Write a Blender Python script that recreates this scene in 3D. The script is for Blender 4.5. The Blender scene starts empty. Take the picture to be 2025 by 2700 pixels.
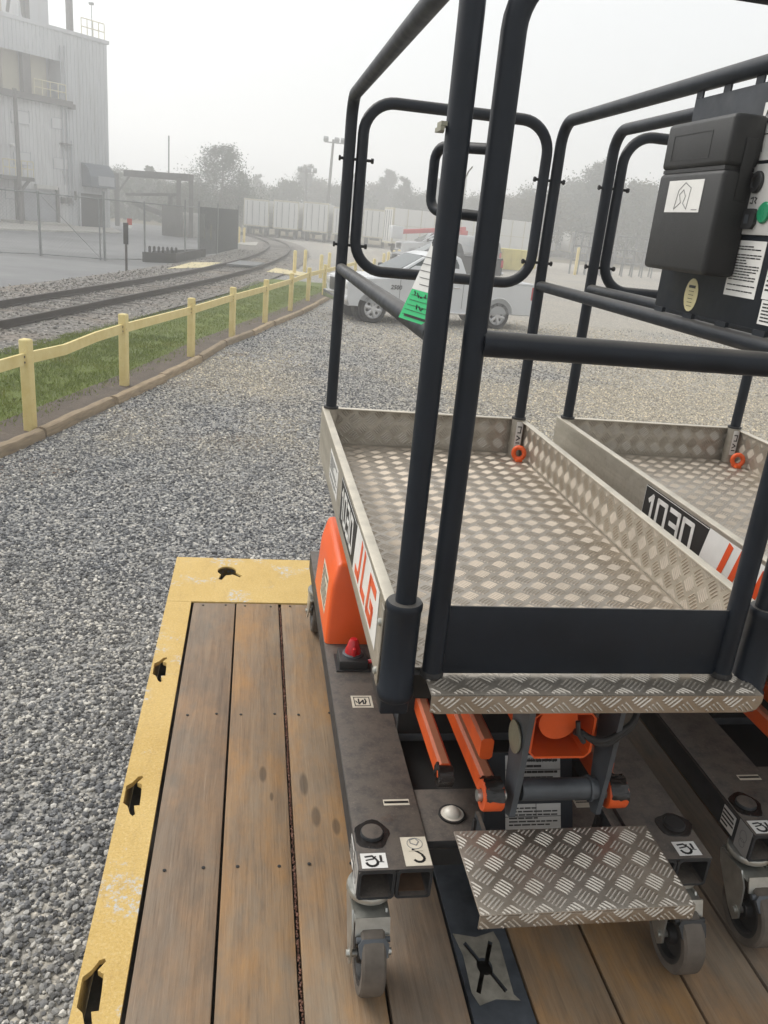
import bpy, bmesh, math, random
from mathutils import Vector, Matrix, Euler
random.seed(7)
R = math.radians
scene = bpy.context.scene
col = scene.collection

# ---------------------------------------------------------------- camera
IW, IH, FPX = 2025.0, 2700.0, 2132.36          # photograph size and focal length in its pixels
CAM_LOC = Vector((-.624, -1.6633, 1.4824))
CAM_ROT = Euler((R(70.265), R(-5.266), R(-8.334)), 'XYZ')
cam_data = bpy.data.cameras.new('camera')
cam_data.sensor_fit = 'VERTICAL'
cam_data.sensor_height = 36.0
cam_data.sensor_width = 27.0
cam_data.lens = FPX / IH * 36.0
cam_data.clip_start = 0.05
cam_data.clip_end = 3000
cam = bpy.data.objects.new('camera', cam_data)
cam.location = CAM_LOC
cam.rotation_euler = CAM_ROT
col.objects.link(cam)
scene.camera = cam

# ---------------------------------------------------------------- sky and sun (fog under an overcast sky)
SUN_EL, SUN_AZ = R(42), R(-50)                 # azimuth from +Y towards +X
world = bpy.data.worlds.new('World')
scene.world = world
world.use_nodes = True
wn, wl = world.node_tree.nodes, world.node_tree.links
wn.clear()
w_out = wn.new('ShaderNodeOutputWorld')
w_bg = wn.new('ShaderNodeBackground')
w_sky = wn.new('ShaderNodeTexSky')
w_sky.sky_type = 'NISHITA'
w_sky.sun_disc = False
w_sky.sun_elevation = SUN_EL
w_sky.sun_rotation = SUN_AZ
w_sky.dust_density = 6.0
w_sky.air_density = 1.5
w_hs = wn.new('ShaderNodeHueSaturation')
w_hs.inputs['Saturation'].default_value = 0.12
w_mix = wn.new('ShaderNodeMix')
w_mix.data_type = 'RGBA'
w_mix.inputs[0].default_value = 0.72
w_mix.inputs[7].default_value = (6.6, 6.8, 6.9, 1)
wl.new(w_sky.outputs[0], w_hs.inputs['Color'])
wl.new(w_hs.outputs[0], w_mix.inputs[6])
wl.new(w_mix.outputs[2], w_bg.inputs['Color'])
w_bg.inputs['Strength'].default_value = 0.12
wl.new(w_bg.outputs[0], w_out.inputs[0])

sun_data = bpy.data.lights.new('sun', 'SUN')
sun_data.energy = 1.5
sun_data.angle = R(35)
sun_data.color = (1.0, .96, .9)
sun = bpy.data.objects.new('sun', sun_data)
sd = Vector((math.sin(SUN_AZ) * math.cos(SUN_EL), math.cos(SUN_AZ) * math.cos(SUN_EL), math.sin(SUN_EL)))
sun.rotation_euler = sd.to_track_quat('Z', 'Y').to_euler()
sun.location = (-20, 20, 30)
col.objects.link(sun)

scene.view_settings.view_transform = 'Standard'
scene.view_settings.look = 'None'
scene.view_settings.exposure = 0.46
scene.view_settings.gamma = 1.0
scene.view_settings.use_curve_mapping = False

# ---------------------------------------------------------------- pixel helpers (a pixel gives a direction only)
_cm = CAM_ROT.to_matrix()
GH = 1.1                                       # trailer deck stands this high over the lot
def ray(u, v):
    return _cm @ Vector(((u - IW / 2) / FPX, -(v - IH / 2) / FPX, -1.0))
def G(u, v, z=-GH):                            # where a pixel's ray meets the ground
    d = ray(u, v)
    return CAM_LOC + d * ((z - CAM_LOC.z) / d.z)
def on_y(u, v, y):
    d = ray(u, v)
    return CAM_LOC + d * ((y - CAM_LOC.y) / d.y)
def on_plane(u, v, p, n):
    d = ray(u, v)
    return CAM_LOC + d * ((p - CAM_LOC).dot(n) / d.dot(n))
def up_at(u, v, g):                            # height of a pixel above the ground point g, at g's distance
    n = Vector((g.x - CAM_LOC.x, g.y - CAM_LOC.y, 0))
    return on_plane(u, v, g, n)

# ---------------------------------------------------------------- materials
def srgb(r, g, b):
    f = lambda c: (c / 255 / 12.92) if c / 255 <= .04045 else ((c / 255 + .055) / 1.055) ** 2.4
    return (f(r), f(g), f(b), 1)
class N:
    def __init__(s, name):
        s.m = bpy.data.materials.new(name)
        s.m.use_nodes = True
        s.t = s.m.node_tree
        s.n, s.l = s.t.nodes, s.t.links
        s.p = s.n['Principled BSDF']
        s.out = s.n['Material Output']
        s._tc = None
    def tc(s, k='Object'):
        if s._tc is None: s._tc = s.n.new('ShaderNodeTexCoord')
        return s._tc.outputs[k]
    def new(s, t, **kw):
        n = s.n.new(t)
        for k, v in kw.items():
            if hasattr(n, k): setattr(n, k, v)
        return n
    def link(s, a, b): s.l.new(a, b)
    def mapping(s, scale=(1, 1, 1), loc=(0, 0, 0), src=None):
        m = s.n.new('ShaderNodeMapping')
        m.inputs['Scale'].default_value = scale
        m.inputs['Location'].default_value = loc
        s.link(src or s.tc(), m.inputs[0])
        return m.outputs[0]
    def noise(s, scale, detail=4, rough=.6, vec=None, dist=0):
        n = s.n.new('ShaderNodeTexNoise')
        n.inputs['Scale'].default_value = scale
        n.inputs['Detail'].default_value = detail
        n.inputs['Roughness'].default_value = rough
        n.inputs['Distortion'].default_value = dist
        s.link(vec or s.tc(), n.inputs['Vector'])
        return n.outputs['Fac']
    def voro(s, scale, vec=None, out='Distance', feature='F1'):
        n = s.n.new('ShaderNodeTexVoronoi')
        n.feature = feature
        n.inputs['Scale'].default_value = scale
        s.link(vec or s.tc(), n.inputs['Vector'])
        return n.outputs[out]
    def ramp(s, fac, stops, interp='LINEAR'):
        r = s.n.new('ShaderNodeValToRGB')
        r.color_ramp.interpolation = interp
        e = r.color_ramp.elements
        while len(e) < len(stops): e.new(.5)
        for i, (p, c) in enumerate(stops):
            e[i].position = p
            e[i].color = c if len(c) == 4 else (*c, 1)
        s.link(fac, r.inputs[0])
        return r.outputs[0]
    def mask(s, fac, lo, hi):
        return s.ramp(fac, [(lo, (0, 0, 0, 1)), (hi, (1, 1, 1, 1))])
    def mix(s, fac, a, b, mode='MIX'):
        m = s.n.new('ShaderNodeMix')
        m.data_type = 'RGBA'
        m.blend_type = mode
        for k, x in ((0, fac), (6, a), (7, b)):
            if isinstance(x, (int, float)): m.inputs[k].default_value = x
            elif isinstance(x, tuple): m.inputs[k].default_value = x if len(x) == 4 else (*x, 1)
            else: s.link(x, m.inputs[k])
        return m.outputs[2]
    def math(s, op, a, b=None, c=None):
        m = s.n.new('ShaderNodeMath')
        m.operation = op
        for k, x in enumerate((a, b, c)):
            if x is None: continue
            if isinstance(x, (int, float)): m.inputs[k].default_value = x
            else: s.link(x, m.inputs[k])
        return m.outputs[0]
    def up(s):                                   # 1 on faces that look up
        g = s.n.new('ShaderNodeNewGeometry')
        x = s.n.new('ShaderNodeSeparateXYZ')
        s.link(g.outputs['Normal'], x.inputs[0])
        return x.outputs[2]
    def rnd(s):
        return s.n.new('ShaderNodeObjectInfo').outputs['Random']
    def bump(s, h, strength=.3, dist=.002):
        b = s.n.new('ShaderNodeBump')
        b.inputs['Strength'].default_value = strength
        b.inputs['Distance'].default_value = dist
        s.link(h, b.inputs['Height'])
        s.link(b.outputs[0], s.p.inputs['Normal'])
    def set(s, base=None, rough=None, metal=None, spec=None):
        for k, x in (('Base Color', base), ('Roughness', rough), ('Metallic', metal), ('Specular IOR Level', spec)):
            if x is None: continue
            i = s.p.inputs[k]
            if isinstance(x, (int, float)): i.default_value = x
            elif isinstance(x, tuple): i.default_value = x if len(x) == 4 else (*x, 1)
            else: s.link(x, i)
        return s.m

def simple(name, c, rough=.5, metal=0, var=.25, scale=9, bump=0):
    k = N(name)
    n = k.noise(scale, 5)
    d = tuple(x * (1 - var) for x in c[:3])
    b = tuple(min(1, x * (1 + var)) for x in c[:3])
    k.set(k.ramp(n, [(.3, d), (.7, b)]), None, metal)
    k.link(k.math('MULTIPLY_ADD', n, .25, rough - .12), k.p.inputs['Roughness'])
    if bump: k.bump(k.noise(scale * 14, 3), .4, bump)
    return k.m

def m_frame():                                   # dark blue-grey powder coat, dust and a bright reflection painted onto upward faces
    k = N('dark_powder_coat')
    c = k.ramp(k.noise(7, 6), [(.3, (.006, .0088, .0138)), (.75, (.0115, .0160, .0245))])
    dust_sheen = k.math('MULTIPLY', k.mask(k.up(), .45, 1.0), k.ramp(k.noise(11, 7, .7), [(.25, (.25,) * 3), (.7, (.75,) * 3)]))
    scuff = k.mask(k.noise(34, 8, .75), .66, .74)
    c = k.mix(k.math('MULTIPLY', dust_sheen, .72), c, (.21, .19, .16))
    c = k.mix(k.math('MULTIPLY', scuff, .5), c, (.10, .105, .115))
    k.set(c, k.math('MULTIPLY_ADD', k.noise(22, 4), .3, .30), 0, .28)
    k.bump(k.noise(420, 2), .12, .0005)
    return k.m
def m_chassis():                                 # chassis paint with a film of brown dust
    k = N('dusty_chassis_paint')
    c = k.ramp(k.noise(9, 5), [(.3, (.016, .018, .021)), (.7, (.03, .033, .037))])
    d = k.math('MULTIPLY', k.mask(k.up(), .3, .95), k.mask(k.noise(26, 9, .75), .22, .55))
    spk = k.mask(k.noise(150, 3, .6), .60, .72)
    c = k.mix(k.math('MULTIPLY', d, .85), c, (.125, .103, .085))
    c = k.mix(k.math('MULTIPLY', k.math('MULTIPLY', spk, d), .5), c, (.2, .17, .14))
    c = k.mix(k.math('MULTIPLY', k.mask(k.noise(6, 8, .8), .62, .7), .5), c, (.09, .04, .02))
    k.set(c, k.math('MULTIPLY_ADD', k.noise(30, 4), .35, .38), 0, .4)
    return k.m
def m_tread():                                   # bright aluminium tread plate, brown dirt in the hollows
    k = N('aluminium_tread_plate')
    g = k.noise(6, 7, .7)
    c = k.ramp(g, [(.3, (.33, .285, .23)), (.55, (.44, .395, .34)), (.8, (.52, .485, .44))])
    c = k.mix(k.math('MULTIPLY', k.mask(k.noise(55, 5, .7), .5, .75), .35), c, (.22, .17, .12))
    k.set(c, k.math('MULTIPLY_ADD', g, .25, .30), .82)
    k.bump(k.noise(260, 3), .15, .0006)
    return k.m
def m_alu():
    k = N('dull_aluminium')
    g = k.noise(5, 8, .7, k.mapping((1, .25, 4)))
    c = k.ramp(g, [(.3, (.33, .30, .25)), (.7, (.55, .51, .44))])
    c = k.mix(k.math('MULTIPLY', k.mask(k.noise(70, 4), .52, .7), .3), c, (.25, .21, .16))
    k.set(c, k.math('MULTIPLY_ADD', k.noise(19, 5), .3, .32), .7)
    return k.m
def m_wood():
    k = N('weathered_deck_board')
    g1 = k.noise(2.6, 8, .68, k.mapping((22, 1.3, 22)), .6)
    g2 = k.noise(2.0, 6, .6, k.mapping((95, 2.4, 95)))
    big = k.noise(2.6, 7, .68, k.mapping((2.6, 1.2, 1)))
    mid = k.noise(9, 6, .7, k.mapping((1.4, .7, 1), (2, 7, 0)))
    c = k.ramp(g1, [(.2, (.078, .054, .036)), (.5, (.140, .097, .062)), (.8, (.195, .142, .092))])
    c = k.mix(k.math('MULTIPLY', k.mask(g2, .52, .74), .5), c, (.056, .038, .026))
    c = k.mix(k.math('MULTIPLY', k.mask(big, .44, .68), .6), c, (.245, .132, .050))
    c = k.mix(k.math('MULTIPLY', k.mask(mid, .5, .72), .45), c, (.095, .075, .056))
    c = k.mix(k.math('MULTIPLY', k.mask(k.noise(2.4, 7, .7, k.mapping((2.5, .8, 1), (5, 3, 1))), .48, .7), .5), c, (.15, .135, .11))
    scr = k.mask(k.noise(5, 5, .6, k.mapping((60, .7, 60), (1, 4, 0))), .68, .74)
    c = k.mix(k.math('MULTIPLY', scr, .4), c, (.27, .21, .15))
    hv = k.new('ShaderNodeHueSaturation')
    k.link(c, hv.inputs['Color'])
    k.link(k.math('MULTIPLY_ADD', k.rnd(), .45, 1.38), hv.inputs['Value'])
    k.link(k.math('MULTIPLY_ADD', k.rnd(), .5, .78), hv.inputs['Saturation'])
    c = hv.outputs[0]
    for (x, y, a, b) in ((-.553, .235, .012, .040), (-.44, .19, .014, .055), (-.415, .06, .014, .045), (-.53, .14, .006, .02),
                         (-.365, .02, .012, .035), (-.07, -.5, .03, .12)):     # oil drops soaked into the boards
        mp = k.mapping((1 / a, 1 / b, 0), (-x / a, -y / b, 0))
        ln = k.new('ShaderNodeVectorMath', operation='LENGTH')
        k.link(mp, ln.inputs[0])
        c = k.mix(k.math('MULTIPLY', k.ramp(ln.outputs['Value'], [(.65, (1, 1, 1)), (1.0, (0, 0, 0))]), .55), c, (.035, .026, .02))
    k.set(c, k.math('MULTIPLY_ADD', g1, .3, .55), 0, .25)
    k.bump(k.math('ADD', k.math('MULTIPLY', g2, .7), g1), .55, .0025)
    return k.m
def m_yellow(name='worn_yellow_paint'):
    k = N(name)
    c = k.ramp(k.noise(3, 5, .6), [(.3, (.55, .365, .105)), (.7, (.66, .47, .17))])
    c = k.mix(k.math('MULTIPLY', k.mask(k.noise(170, 5, .8), .46, .66), .55), c, (.36, .22, .055))
    c = k.mix(k.math('MULTIPLY', k.mask(k.noise(120, 5, .8, k.mapping((1, 1, 1), (3, 1, 0))), .52, .68), .55), c, (.74, .61, .34))
    c = k.mix(k.math('MULTIPLY', k.mask(k.noise(26, 6, .7, k.mapping((1, .35, 1))), .52, .72), .35), c, (.34, .21, .07))
    w = k.math('MULTIPLY', k.mask(k.noise(4.2, 8, .7, k.mapping((1, 1, 1), (.3, .6, 0))), .55, .60), k.mask(k.noise(60, 8, .8), .50, .56))
    c = k.mix(w, c, (.50, .52, .53))
    c = k.mix(k.math('MULTIPLY', k.mask(k.noise(44, 7, .8, k.mapping((1, 1, 1), (9, 4, 0))), .66, .69), .8), c, (.20, .10, .045))
    k.set(c, k.math('MULTIPLY_ADD', k.noise(60, 3), .3, .45), 0, .35)
    k.bump(k.noise(300, 4, .7), .6, .0015)
    return k.m
M = dict(frame=m_frame(), chassis=m_chassis(), tread=m_tread(), alu=m_alu(), wood=m_wood(), yellow=m_yellow())
def m_bars():                                    # worn bright tops of the tread bars
    k = N('worn_tread_bars')
    g = k.noise(9, 6, .7)
    k.set(k.ramp(g, [(.3, (.36, .32, .27)), (.7, (.58, .54, .48))]), k.math('MULTIPLY_ADD', g, .2, .30), .8)
    return k.m
M['bars'] = m_bars()
M['bars_dirty'] = simple('dirty_tread_bars', (.47, .405, .33), .52, .6, .2, 11)
M['alu_bright'] = simple('dusty_bright_aluminium', (.60, .55, .46), .5, .45, .14, 14)
M['orange'] = simple('orange_paint', (.62, .085, .012), .42, 0, .18, 8)
M['orange_plastic'] = simple('orange_plastic', (.78, .105, .012), .38, 0, .08, 5)
def m_arm():
    k = N('dusty_orange_arm')
    c = k.ramp(k.noise(8, 5), [(.3, (.45, .06, .01)), (.7, (.68, .10, .014))])
    c = k.mix(k.math('MULTIPLY', k.mask(k.up(), .45, .9), .72), c, (.20, .145, .095))
    k.set(c, .5, 0, .35)
    return k.m
M['arm'] = m_arm()
M['black'] = simple('black_plastic', (.020, .020, .021), .55, 0, .25, 14, .0006)
M['boxblack'] = simple('textured_black_plastic', (.016, .016, .016), .5, 0, .2, 30, .0012)
M['rubber'] = simple('black_rubber', (.016, .015, .015), .7, 0, .3, 12)
M['tyre_grey'] = simple('grey_caster_rubber', (.105, .088, .072), .75, 0, .28, 22, .001)
M['zinc'] = simple('zinc_plated_steel', (.46, .46, .43), .36, .8, .3, 14)
M['zinc_dull'] = simple('dirty_zinc_plate', (.30, .29, .22), .5, .6, .25, 12)
M['steel_grey'] = simple('grey_painted_steel', (.06, .067, .076), .45, 0, .35, 10)
M['deck_steel'] = simple('scraped_blue_grey_steel', (.068, .078, .092), .42, .3, .5, 9)
M['dark'] = simple('sooty_dark_steel', (.010, .009, .009), .7, 0, .3, 8)
M['pan'] = simple('gritty_pan', (.055, .05, .042), .85, 0, .5, 30)
M['brownsteel'] = simple('rusty_tube_inside', (.11, .062, .035), .75, 0, .5, 18)
M['white'] = simple('white_sticker', (.72, .71, .68), .4, 0, .08, 9)
M['cream'] = simple('dirty_cream_sticker', (.60, .55, .45), .5, 0, .16, 16)
M['silver_label'] = simple('silver_label', (.42, .42, .41), .4, .35, .1, 10)
M['ink'] = simple('black_ink', (.014, .014, .014), .5, 0, .1, 9)
M['greyink'] = simple('grey_ink', (.22, .22, .22), .5, 0, .1, 9)
M['orange_ink'] = simple('orange_ink', (.70, .085, .018), .42, 0, .08, 9)
M['green'] = simple('green_card', (.022, .50, .17), .45, 0, .1, 9)
M['redplastic'] = simple('red_plastic', (.50, .012, .018), .25, 0, .12, 9)
M['ball'] = simple('pale_bubble_cap', (.66, .62, .54), .25, 0, .1, 9)
M['grease'] = simple('black_grease', (.012, .010, .009), .22, 0, .5, 30, .002)
M['oval'] = simple('pale_yellow_sticker', (.62, .55, .30), .45, 0, .1, 9)
M['panelgrey'] = simple('light_grey_panel', (.52, .51, .49), .45, 0, .06, 9)
M['greenbutton'] = simple('green_button', (.01, .22, .10), .3, 0, .06, 9)

# ---------------------------------------------------------------- mesh helpers
def fillet(pts, r, n=6):
    pts = [Vector(p) for p in pts]
    out = [pts[0]]
    for a, b, c in zip(pts, pts[1:], pts[2:]):
        d1, d2 = (a - b), (c - b)
        l1, l2 = d1.length, d2.length
        d1.normalize(); d2.normalize()
        ang = d1.angle(d2)
        if abs(ang - math.pi) < 1e-3:
            out.append(b); continue
        t = min(r / math.tan(ang / 2), l1 * .49, l2 * .49)
        rr = t * math.tan(ang / 2)
        bis = (d1 + d2).normalized()
        cc = b + bis * (rr / math.sin(ang / 2))
        p, q = b + d1 * t, b + d2 * t
        for i in range(n + 1):
            v = ((p - cc).normalized().slerp((q - cc).normalized(), i / n)) * rr
            out.append(cc + v)
    out.append(pts[-1])
    return out
class B:
    def __init__(s): s.bm = bmesh.new()
    def box(s, c, d, rot=None, bev=0, seg=2):
        m = Matrix.Translation(c)
        if rot is not None: m = m @ (rot.to_matrix().to_4x4() if isinstance(rot, Euler) else rot.to_4x4())
        m = m @ Matrix.Diagonal((*d, 1))
        g = bmesh.ops.create_cube(s.bm, size=1, matrix=m)
        if bev:
            es = list({e for v in g['verts'] for e in v.link_edges})
            bmesh.ops.bevel(s.bm, geom=es, offset=bev, segments=seg, affect='EDGES', profile=.5)
        return s
    def b2(s, lo, hi, bev=0, seg=2):
        c = [(a + b) / 2 for a, b in zip(lo, hi)]
        return s.box(c, [abs(b - a) for a, b in zip(lo, hi)], None, bev, seg)
    def tube(s, path, r, n=16, closed=False, caps=True, prof=None, upv=None):
        path = [Vector(p) for p in path]
        k = len(path)
        rings = []
        nrm = None
        for i, p in enumerate(path):
            if closed: t = path[(i + 1) % k] - path[i - 1]
            else: t = path[min(i + 1, k - 1)] - path[max(i - 1, 0)]
            t.normalize()
            if nrm is None:
                a = Vector(upv) if upv else (Vector((0, 0, 1)) if abs(t.z) < .9 else Vector((0, 1, 0)))
                nrm = (a - t * a.dot(t)).normalized()
            else:
                nrm = (nrm - t * nrm.dot(t)).normalized()
            bn = t.cross(nrm)
            rad = r[i] if isinstance(r, (list, tuple)) else r
            if prof: pr = [(x * rad, y * rad) for x, y in prof]
            else: pr = [(math.cos(2 * math.pi * j / n) * rad, math.sin(2 * math.pi * j / n) * rad) for j in range(n)]
            rings.append([s.bm.verts.new(p + nrm * x + bn * y) for x, y in pr])
        m = len(rings[0])
        for i in range(k if closed else k - 1):
            a, b = rings[i], rings[(i + 1) % k]
            for j in range(m):
                s.bm.faces.new((a[j], a[(j + 1) % m], b[(j + 1) % m], b[j]))
        if caps and not closed:
            s.bm.faces.new(rings[0][::-1]); s.bm.faces.new(rings[-1])
        return s
    def cyl(s, a, b, r, r2=None, n=20):
        return s.tube([a, b], [r, r if r2 is None else r2], n)
    def lathe(s, prof, org=(0, 0, 0), axis='Z', n=28, closed=False):
        # prof: (radius, height) pairs
        org = Vector(org)
        ax = {'X': (Vector((1, 0, 0)), Vector((0, 1, 0)), Vector((0, 0, 1))), 'Y': (Vector((0, 1, 0)), Vector((0, 0, 1)), Vector((1, 0, 0))),
              'Z': (Vector((0, 0, 1)), Vector((1, 0, 0)), Vector((0, 1, 0)))}[axis]
        rings = []
        for r, h in prof:
            rings.append([s.bm.verts.new(org + ax[0] * h + (ax[1] * math.cos(2 * math.pi * j / n) + ax[2] * math.sin(2 * math.pi * j / n)) * max(r, 1e-5)) for j in range(n)])
        k = len(rings)
        for i in range(k if closed else k - 1):
            a, b = rings[i], rings[(i + 1) % k]
            for j in range(n):
                s.bm.faces.new((a[j], a[(j + 1) % n], b[(j + 1) % n], b[j]))
        if not closed:
            s.bm.faces.new(rings[0][::-1]); s.bm.faces.new(rings[-1])
        return s
    def prism(s, poly, o, ux, uy, th):
        # polygon in the plane o + x*ux + y*uy, thickness th along ux x uy
        o, ux, uy = Vector(o), Vector(ux), Vector(uy)
        nz = ux.cross(uy).normalized() * th
        a = [s.bm.verts.new(o + ux * x + uy * y) for x, y in poly]
        b = [s.bm.verts.new(o + ux * x + uy * y + nz) for x, y in poly]
        s.bm.faces.new(a[::-1]); s.bm.faces.new(b)
        k = len(poly)
        for i in range(k): s.bm.faces.new((a[i], a[(i + 1) % k], b[(i + 1) % k], b[i]))
        return s
    def quad(s, *p):
        s.bm.faces.new([s.bm.verts.new(Vector(x)) for x in p]); return s
    def mesh(s, name, mat, smooth=True, ang=38):
        bm = s.bm
        bmesh.ops.recalc_face_normals(bm, faces=bm.faces)
        if smooth:
            for f in bm.faces: f.smooth = True
            for e in bm.edges:
                if len(e.link_faces) != 2 or e.calc_face_angle(0) > R(ang): e.smooth = False
        me = bpy.data.meshes.new(name)
        bm.to_mesh(me); bm.free()
        if mat is not None:
            for x in (mat if isinstance(mat, list) else [mat]): me.materials.append(x)
        return me
    def out(s, name, mat, parent=None, smooth=True, ang=38):
        return link(name, s.mesh(name, mat, smooth, ang), parent)
def link(name, me, parent=None):
    o = bpy.data.objects.new(name, me)
    col.objects.link(o)
    if parent is not None: o.parent = parent
    return o
def tag(o, label=None, cat=None, group=None, kind=None):
    if label: o['label'] = label
    if cat: o['category'] = cat
    if group: o['group'] = group
    if kind: o['kind'] = kind
    return o
def empty(name, loc=(0, 0, 0), rz=0):
    o = bpy.data.objects.new(name, None)
    o.location = loc
    o.rotation_euler = (0, 0, rz)
    o.empty_display_size = .2
    col.objects.link(o)
    return o
def thing(name, label, cat, group=None, loc=(0, 0, 0), rz=0):
    return tag(empty(name, loc, rz), label, cat, group)
def copy_tree(o, parent=None):
    c = o.copy(); col.objects.link(c)
    if parent is not None: c.parent = parent
    for ch in [x for x in all_children.get(o.name, ())]: copy_tree(ch, c)
    return c
all_children = {}
def index_children():
    all_children.clear()
    for o in bpy.data.objects:
        if o.parent: all_children.setdefault(o.parent.name, []).append(o)
def holed_plate(name, outer, holes, th):
    # flat plate (top at z = 0) with cut-outs, from a filled 2D curve
    cu = bpy.data.curves.new(name, 'CURVE')
    cu.dimensions = '2D'; cu.fill_mode = 'BOTH'; cu.extrude = th / 2
    for poly in [outer] + holes:
        sp = cu.splines.new('POLY')
        sp.points.add(len(poly) - 1)
        for p, (x, y) in zip(sp.points, poly): p.co = (x, y, -th / 2, 1)
        sp.use_cyclic_u = True
    ob = bpy.data.objects.new(name, cu)
    col.objects.link(ob)
    me = bpy.data.meshes.new_from_object(ob)
    bpy.data.objects.remove(ob); bpy.data.curves.remove(cu)
    return me
def text_polys(txt, size=1.0, shear=0, bold=0):
    cu = bpy.data.curves.new('t', 'FONT')
    cu.body = txt; cu.size = size; cu.align_x = 'CENTER'; cu.align_y = 'CENTER'; cu.shear = shear; cu.offset = bold
    cu.resolution_u = 2
    ob = bpy.data.objects.new('t', cu)
    col.objects.link(ob)
    me = bpy.data.meshes.new_from_object(ob)
    vs = [v.co.copy() for v in me.vertices]
    fs = [tuple(p.vertices) for p in me.polygons]
    bpy.data.objects.remove(ob); bpy.data.curves.remove(cu); bpy.data.meshes.remove(me)
    return vs, fs
def put_text(b, txt, o, ux, uy, size, lift=.0006, shear=0, bold=0):
    o, ux, uy = Vector(o), Vector(ux).normalized(), Vector(uy).normalized()
    nz = ux.cross(uy)
    vs, fs = text_polys(txt, size, shear, bold)
    bv = [b.bm.verts.new(o + ux * v.x + uy * v.y + nz * lift) for v in vs]
    for f in fs:
        try: b.bm.faces.new([bv[i] for i in f])
        except ValueError: pass
def stroke(b, pts, w, o, ux, uy, th=.0005):
    # thick polyline printed on a plane
    o, ux, uy = Vector(o), Vector(ux), Vector(uy)
    for (x0, y0), (x1, y1) in zip(pts, pts[1:]):
        d = Vector((x1 - x0, y1 - y0))
        L = d.length
        if L < 1e-6: continue
        d /= L
        n = Vector((-d.y, d.x)) * w / 2
        e = d * w * .35
        poly = [(x0 - e.x - n.x, y0 - e.y - n.y), (x1 + e.x - n.x, y1 + e.y - n.y), (x1 + e.x + n.x, y1 + e.y + n.y), (x0 - e.x + n.x, y0 - e.y + n.y)]
        b.prism(poly, o, ux, uy, th)
def sticker(parent, o, ux, uy, w, h, mat='white', name='sticker', strokes=(), lines=0, ink='ink', texts=(), th=.0008, label=None):
    # o: centre on the surface; ux, uy: unit axes of the printed face
    o, ux, uy = Vector(o), Vector(ux).normalized(), Vector(uy).normalized()
    nz = ux.cross(uy)
    b = B()
    b.prism([(-w / 2, -h / 2), (w / 2, -h / 2), (w / 2, h / 2), (-w / 2, h / 2)], o, ux, uy, th)
    st = b.out(name, M[mat], parent, False)
    if label: st['label'] = label
    if strokes or lines or texts:
        p = B()
        oo = o + nz * (th + .0002)
        for pts, sw in strokes: stroke(p, [(x * w, y * h) for x, y in pts], sw, oo, ux, uy)
        if lines:
            rr = random.Random(int(w * 1e5 + h * 1e5))
            dy = h * .84 / lines
            for i in range(lines):
                if rr.random() < .14: continue
                y = h * .42 - (i + .5) * dy
                x = -w * .43
                end = w * (.43 if rr.random() < .6 else rr.uniform(-.1, .35))
                while x < end - w * .03:
                    L = min(w * rr.uniform(.05, .16), end - x)
                    stroke(p, [(x, y), (x + L, y)], dy * .42, oo, ux, uy)
                    x += L + w * .035
        for (txt, x, y, sz) in texts: put_text(p, txt, oo + ux * x * w + uy * y * h, ux, uy, sz)
        p.out('print', M[ink], st, False)
    return st
def arc(cx, cy, r, a0, a1, n=8, ry=None):
    ry = r if ry is None else ry
    return [(cx + r * math.cos(R(a0 + (a1 - a0) * i / n)), cy + ry * math.sin(R(a0 + (a1 - a0) * i / n))) for i in range(n + 1)]
def tread(b, o, ux, uy, w, h, pitch=.060, bar=.037, bw=.0042, ht=.0018, skip=None):
    # five-bar tread: raised bars in groups of five, neighbouring groups turned by 90 degrees
    o, ux, uy = Vector(o), Vector(ux), Vector(uy)
    nz = ux.cross(uy)
    c45 = math.sqrt(.5)
    i = 0
    ny, nx = int(h / (pitch / 2)) + 1, int(w / pitch) + 2
    for j in range(ny + 1):
        for i in range(-1, nx):
            cx = i * pitch + (pitch / 2 if j % 2 else 0)
            cy = j * pitch / 2
            d = (c45, c45) if j % 2 else (c45, -c45)
            n = (-d[1], d[0])
            for q in range(-2, 3):
                mx, my = cx + n[0] * q * .0076, cy + n[1] * q * .0076
                L = bar / 2 * (1 - .06 * abs(q))
                t0_, t1_ = -L, L
                for (m_, d_, lim) in ((mx, d[0], w), (my, d[1], h)):
                    ta, tb = sorted(((.0015 - m_) / d_, (lim - .0015 - m_) / d_))
                    t0_, t1_ = max(t0_, ta), min(t1_, tb)
                if t1_ - t0_ < .007: continue
                tc_ = (t0_ + t1_) / 2
                mx, my, L = mx + d[0] * tc_, my + d[1] * tc_, (t1_ - t0_) / 2
                base = []
                for sx, sy in ((-1, -1), (1, -1), (1, 1), (-1, 1)):
                    base.append(b.bm.verts.new(o + ux * (mx + d[0] * L * sx * .9 + n[0] * bw / 2 * sy) + uy * (my + d[1] * L * sx * .9 + n[1] * bw / 2 * sy)))
                t0 = b.bm.verts.new(o + ux * (mx - d[0] * L * .62) + uy * (my - d[1] * L * .62) + nz * ht)
                t1 = b.bm.verts.new(o + ux * (mx + d[0] * L * .62) + uy * (my + d[1] * L * .62) + nz * ht)
                b.bm.faces.new((base[0], base[1], t1, t0))
                b.bm.faces.new((base[2], base[3], t0, t1))
                b.bm.faces.new((base[1], base[2], t1))
                b.bm.faces.new((base[3], base[0], t0))
    return b
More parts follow.
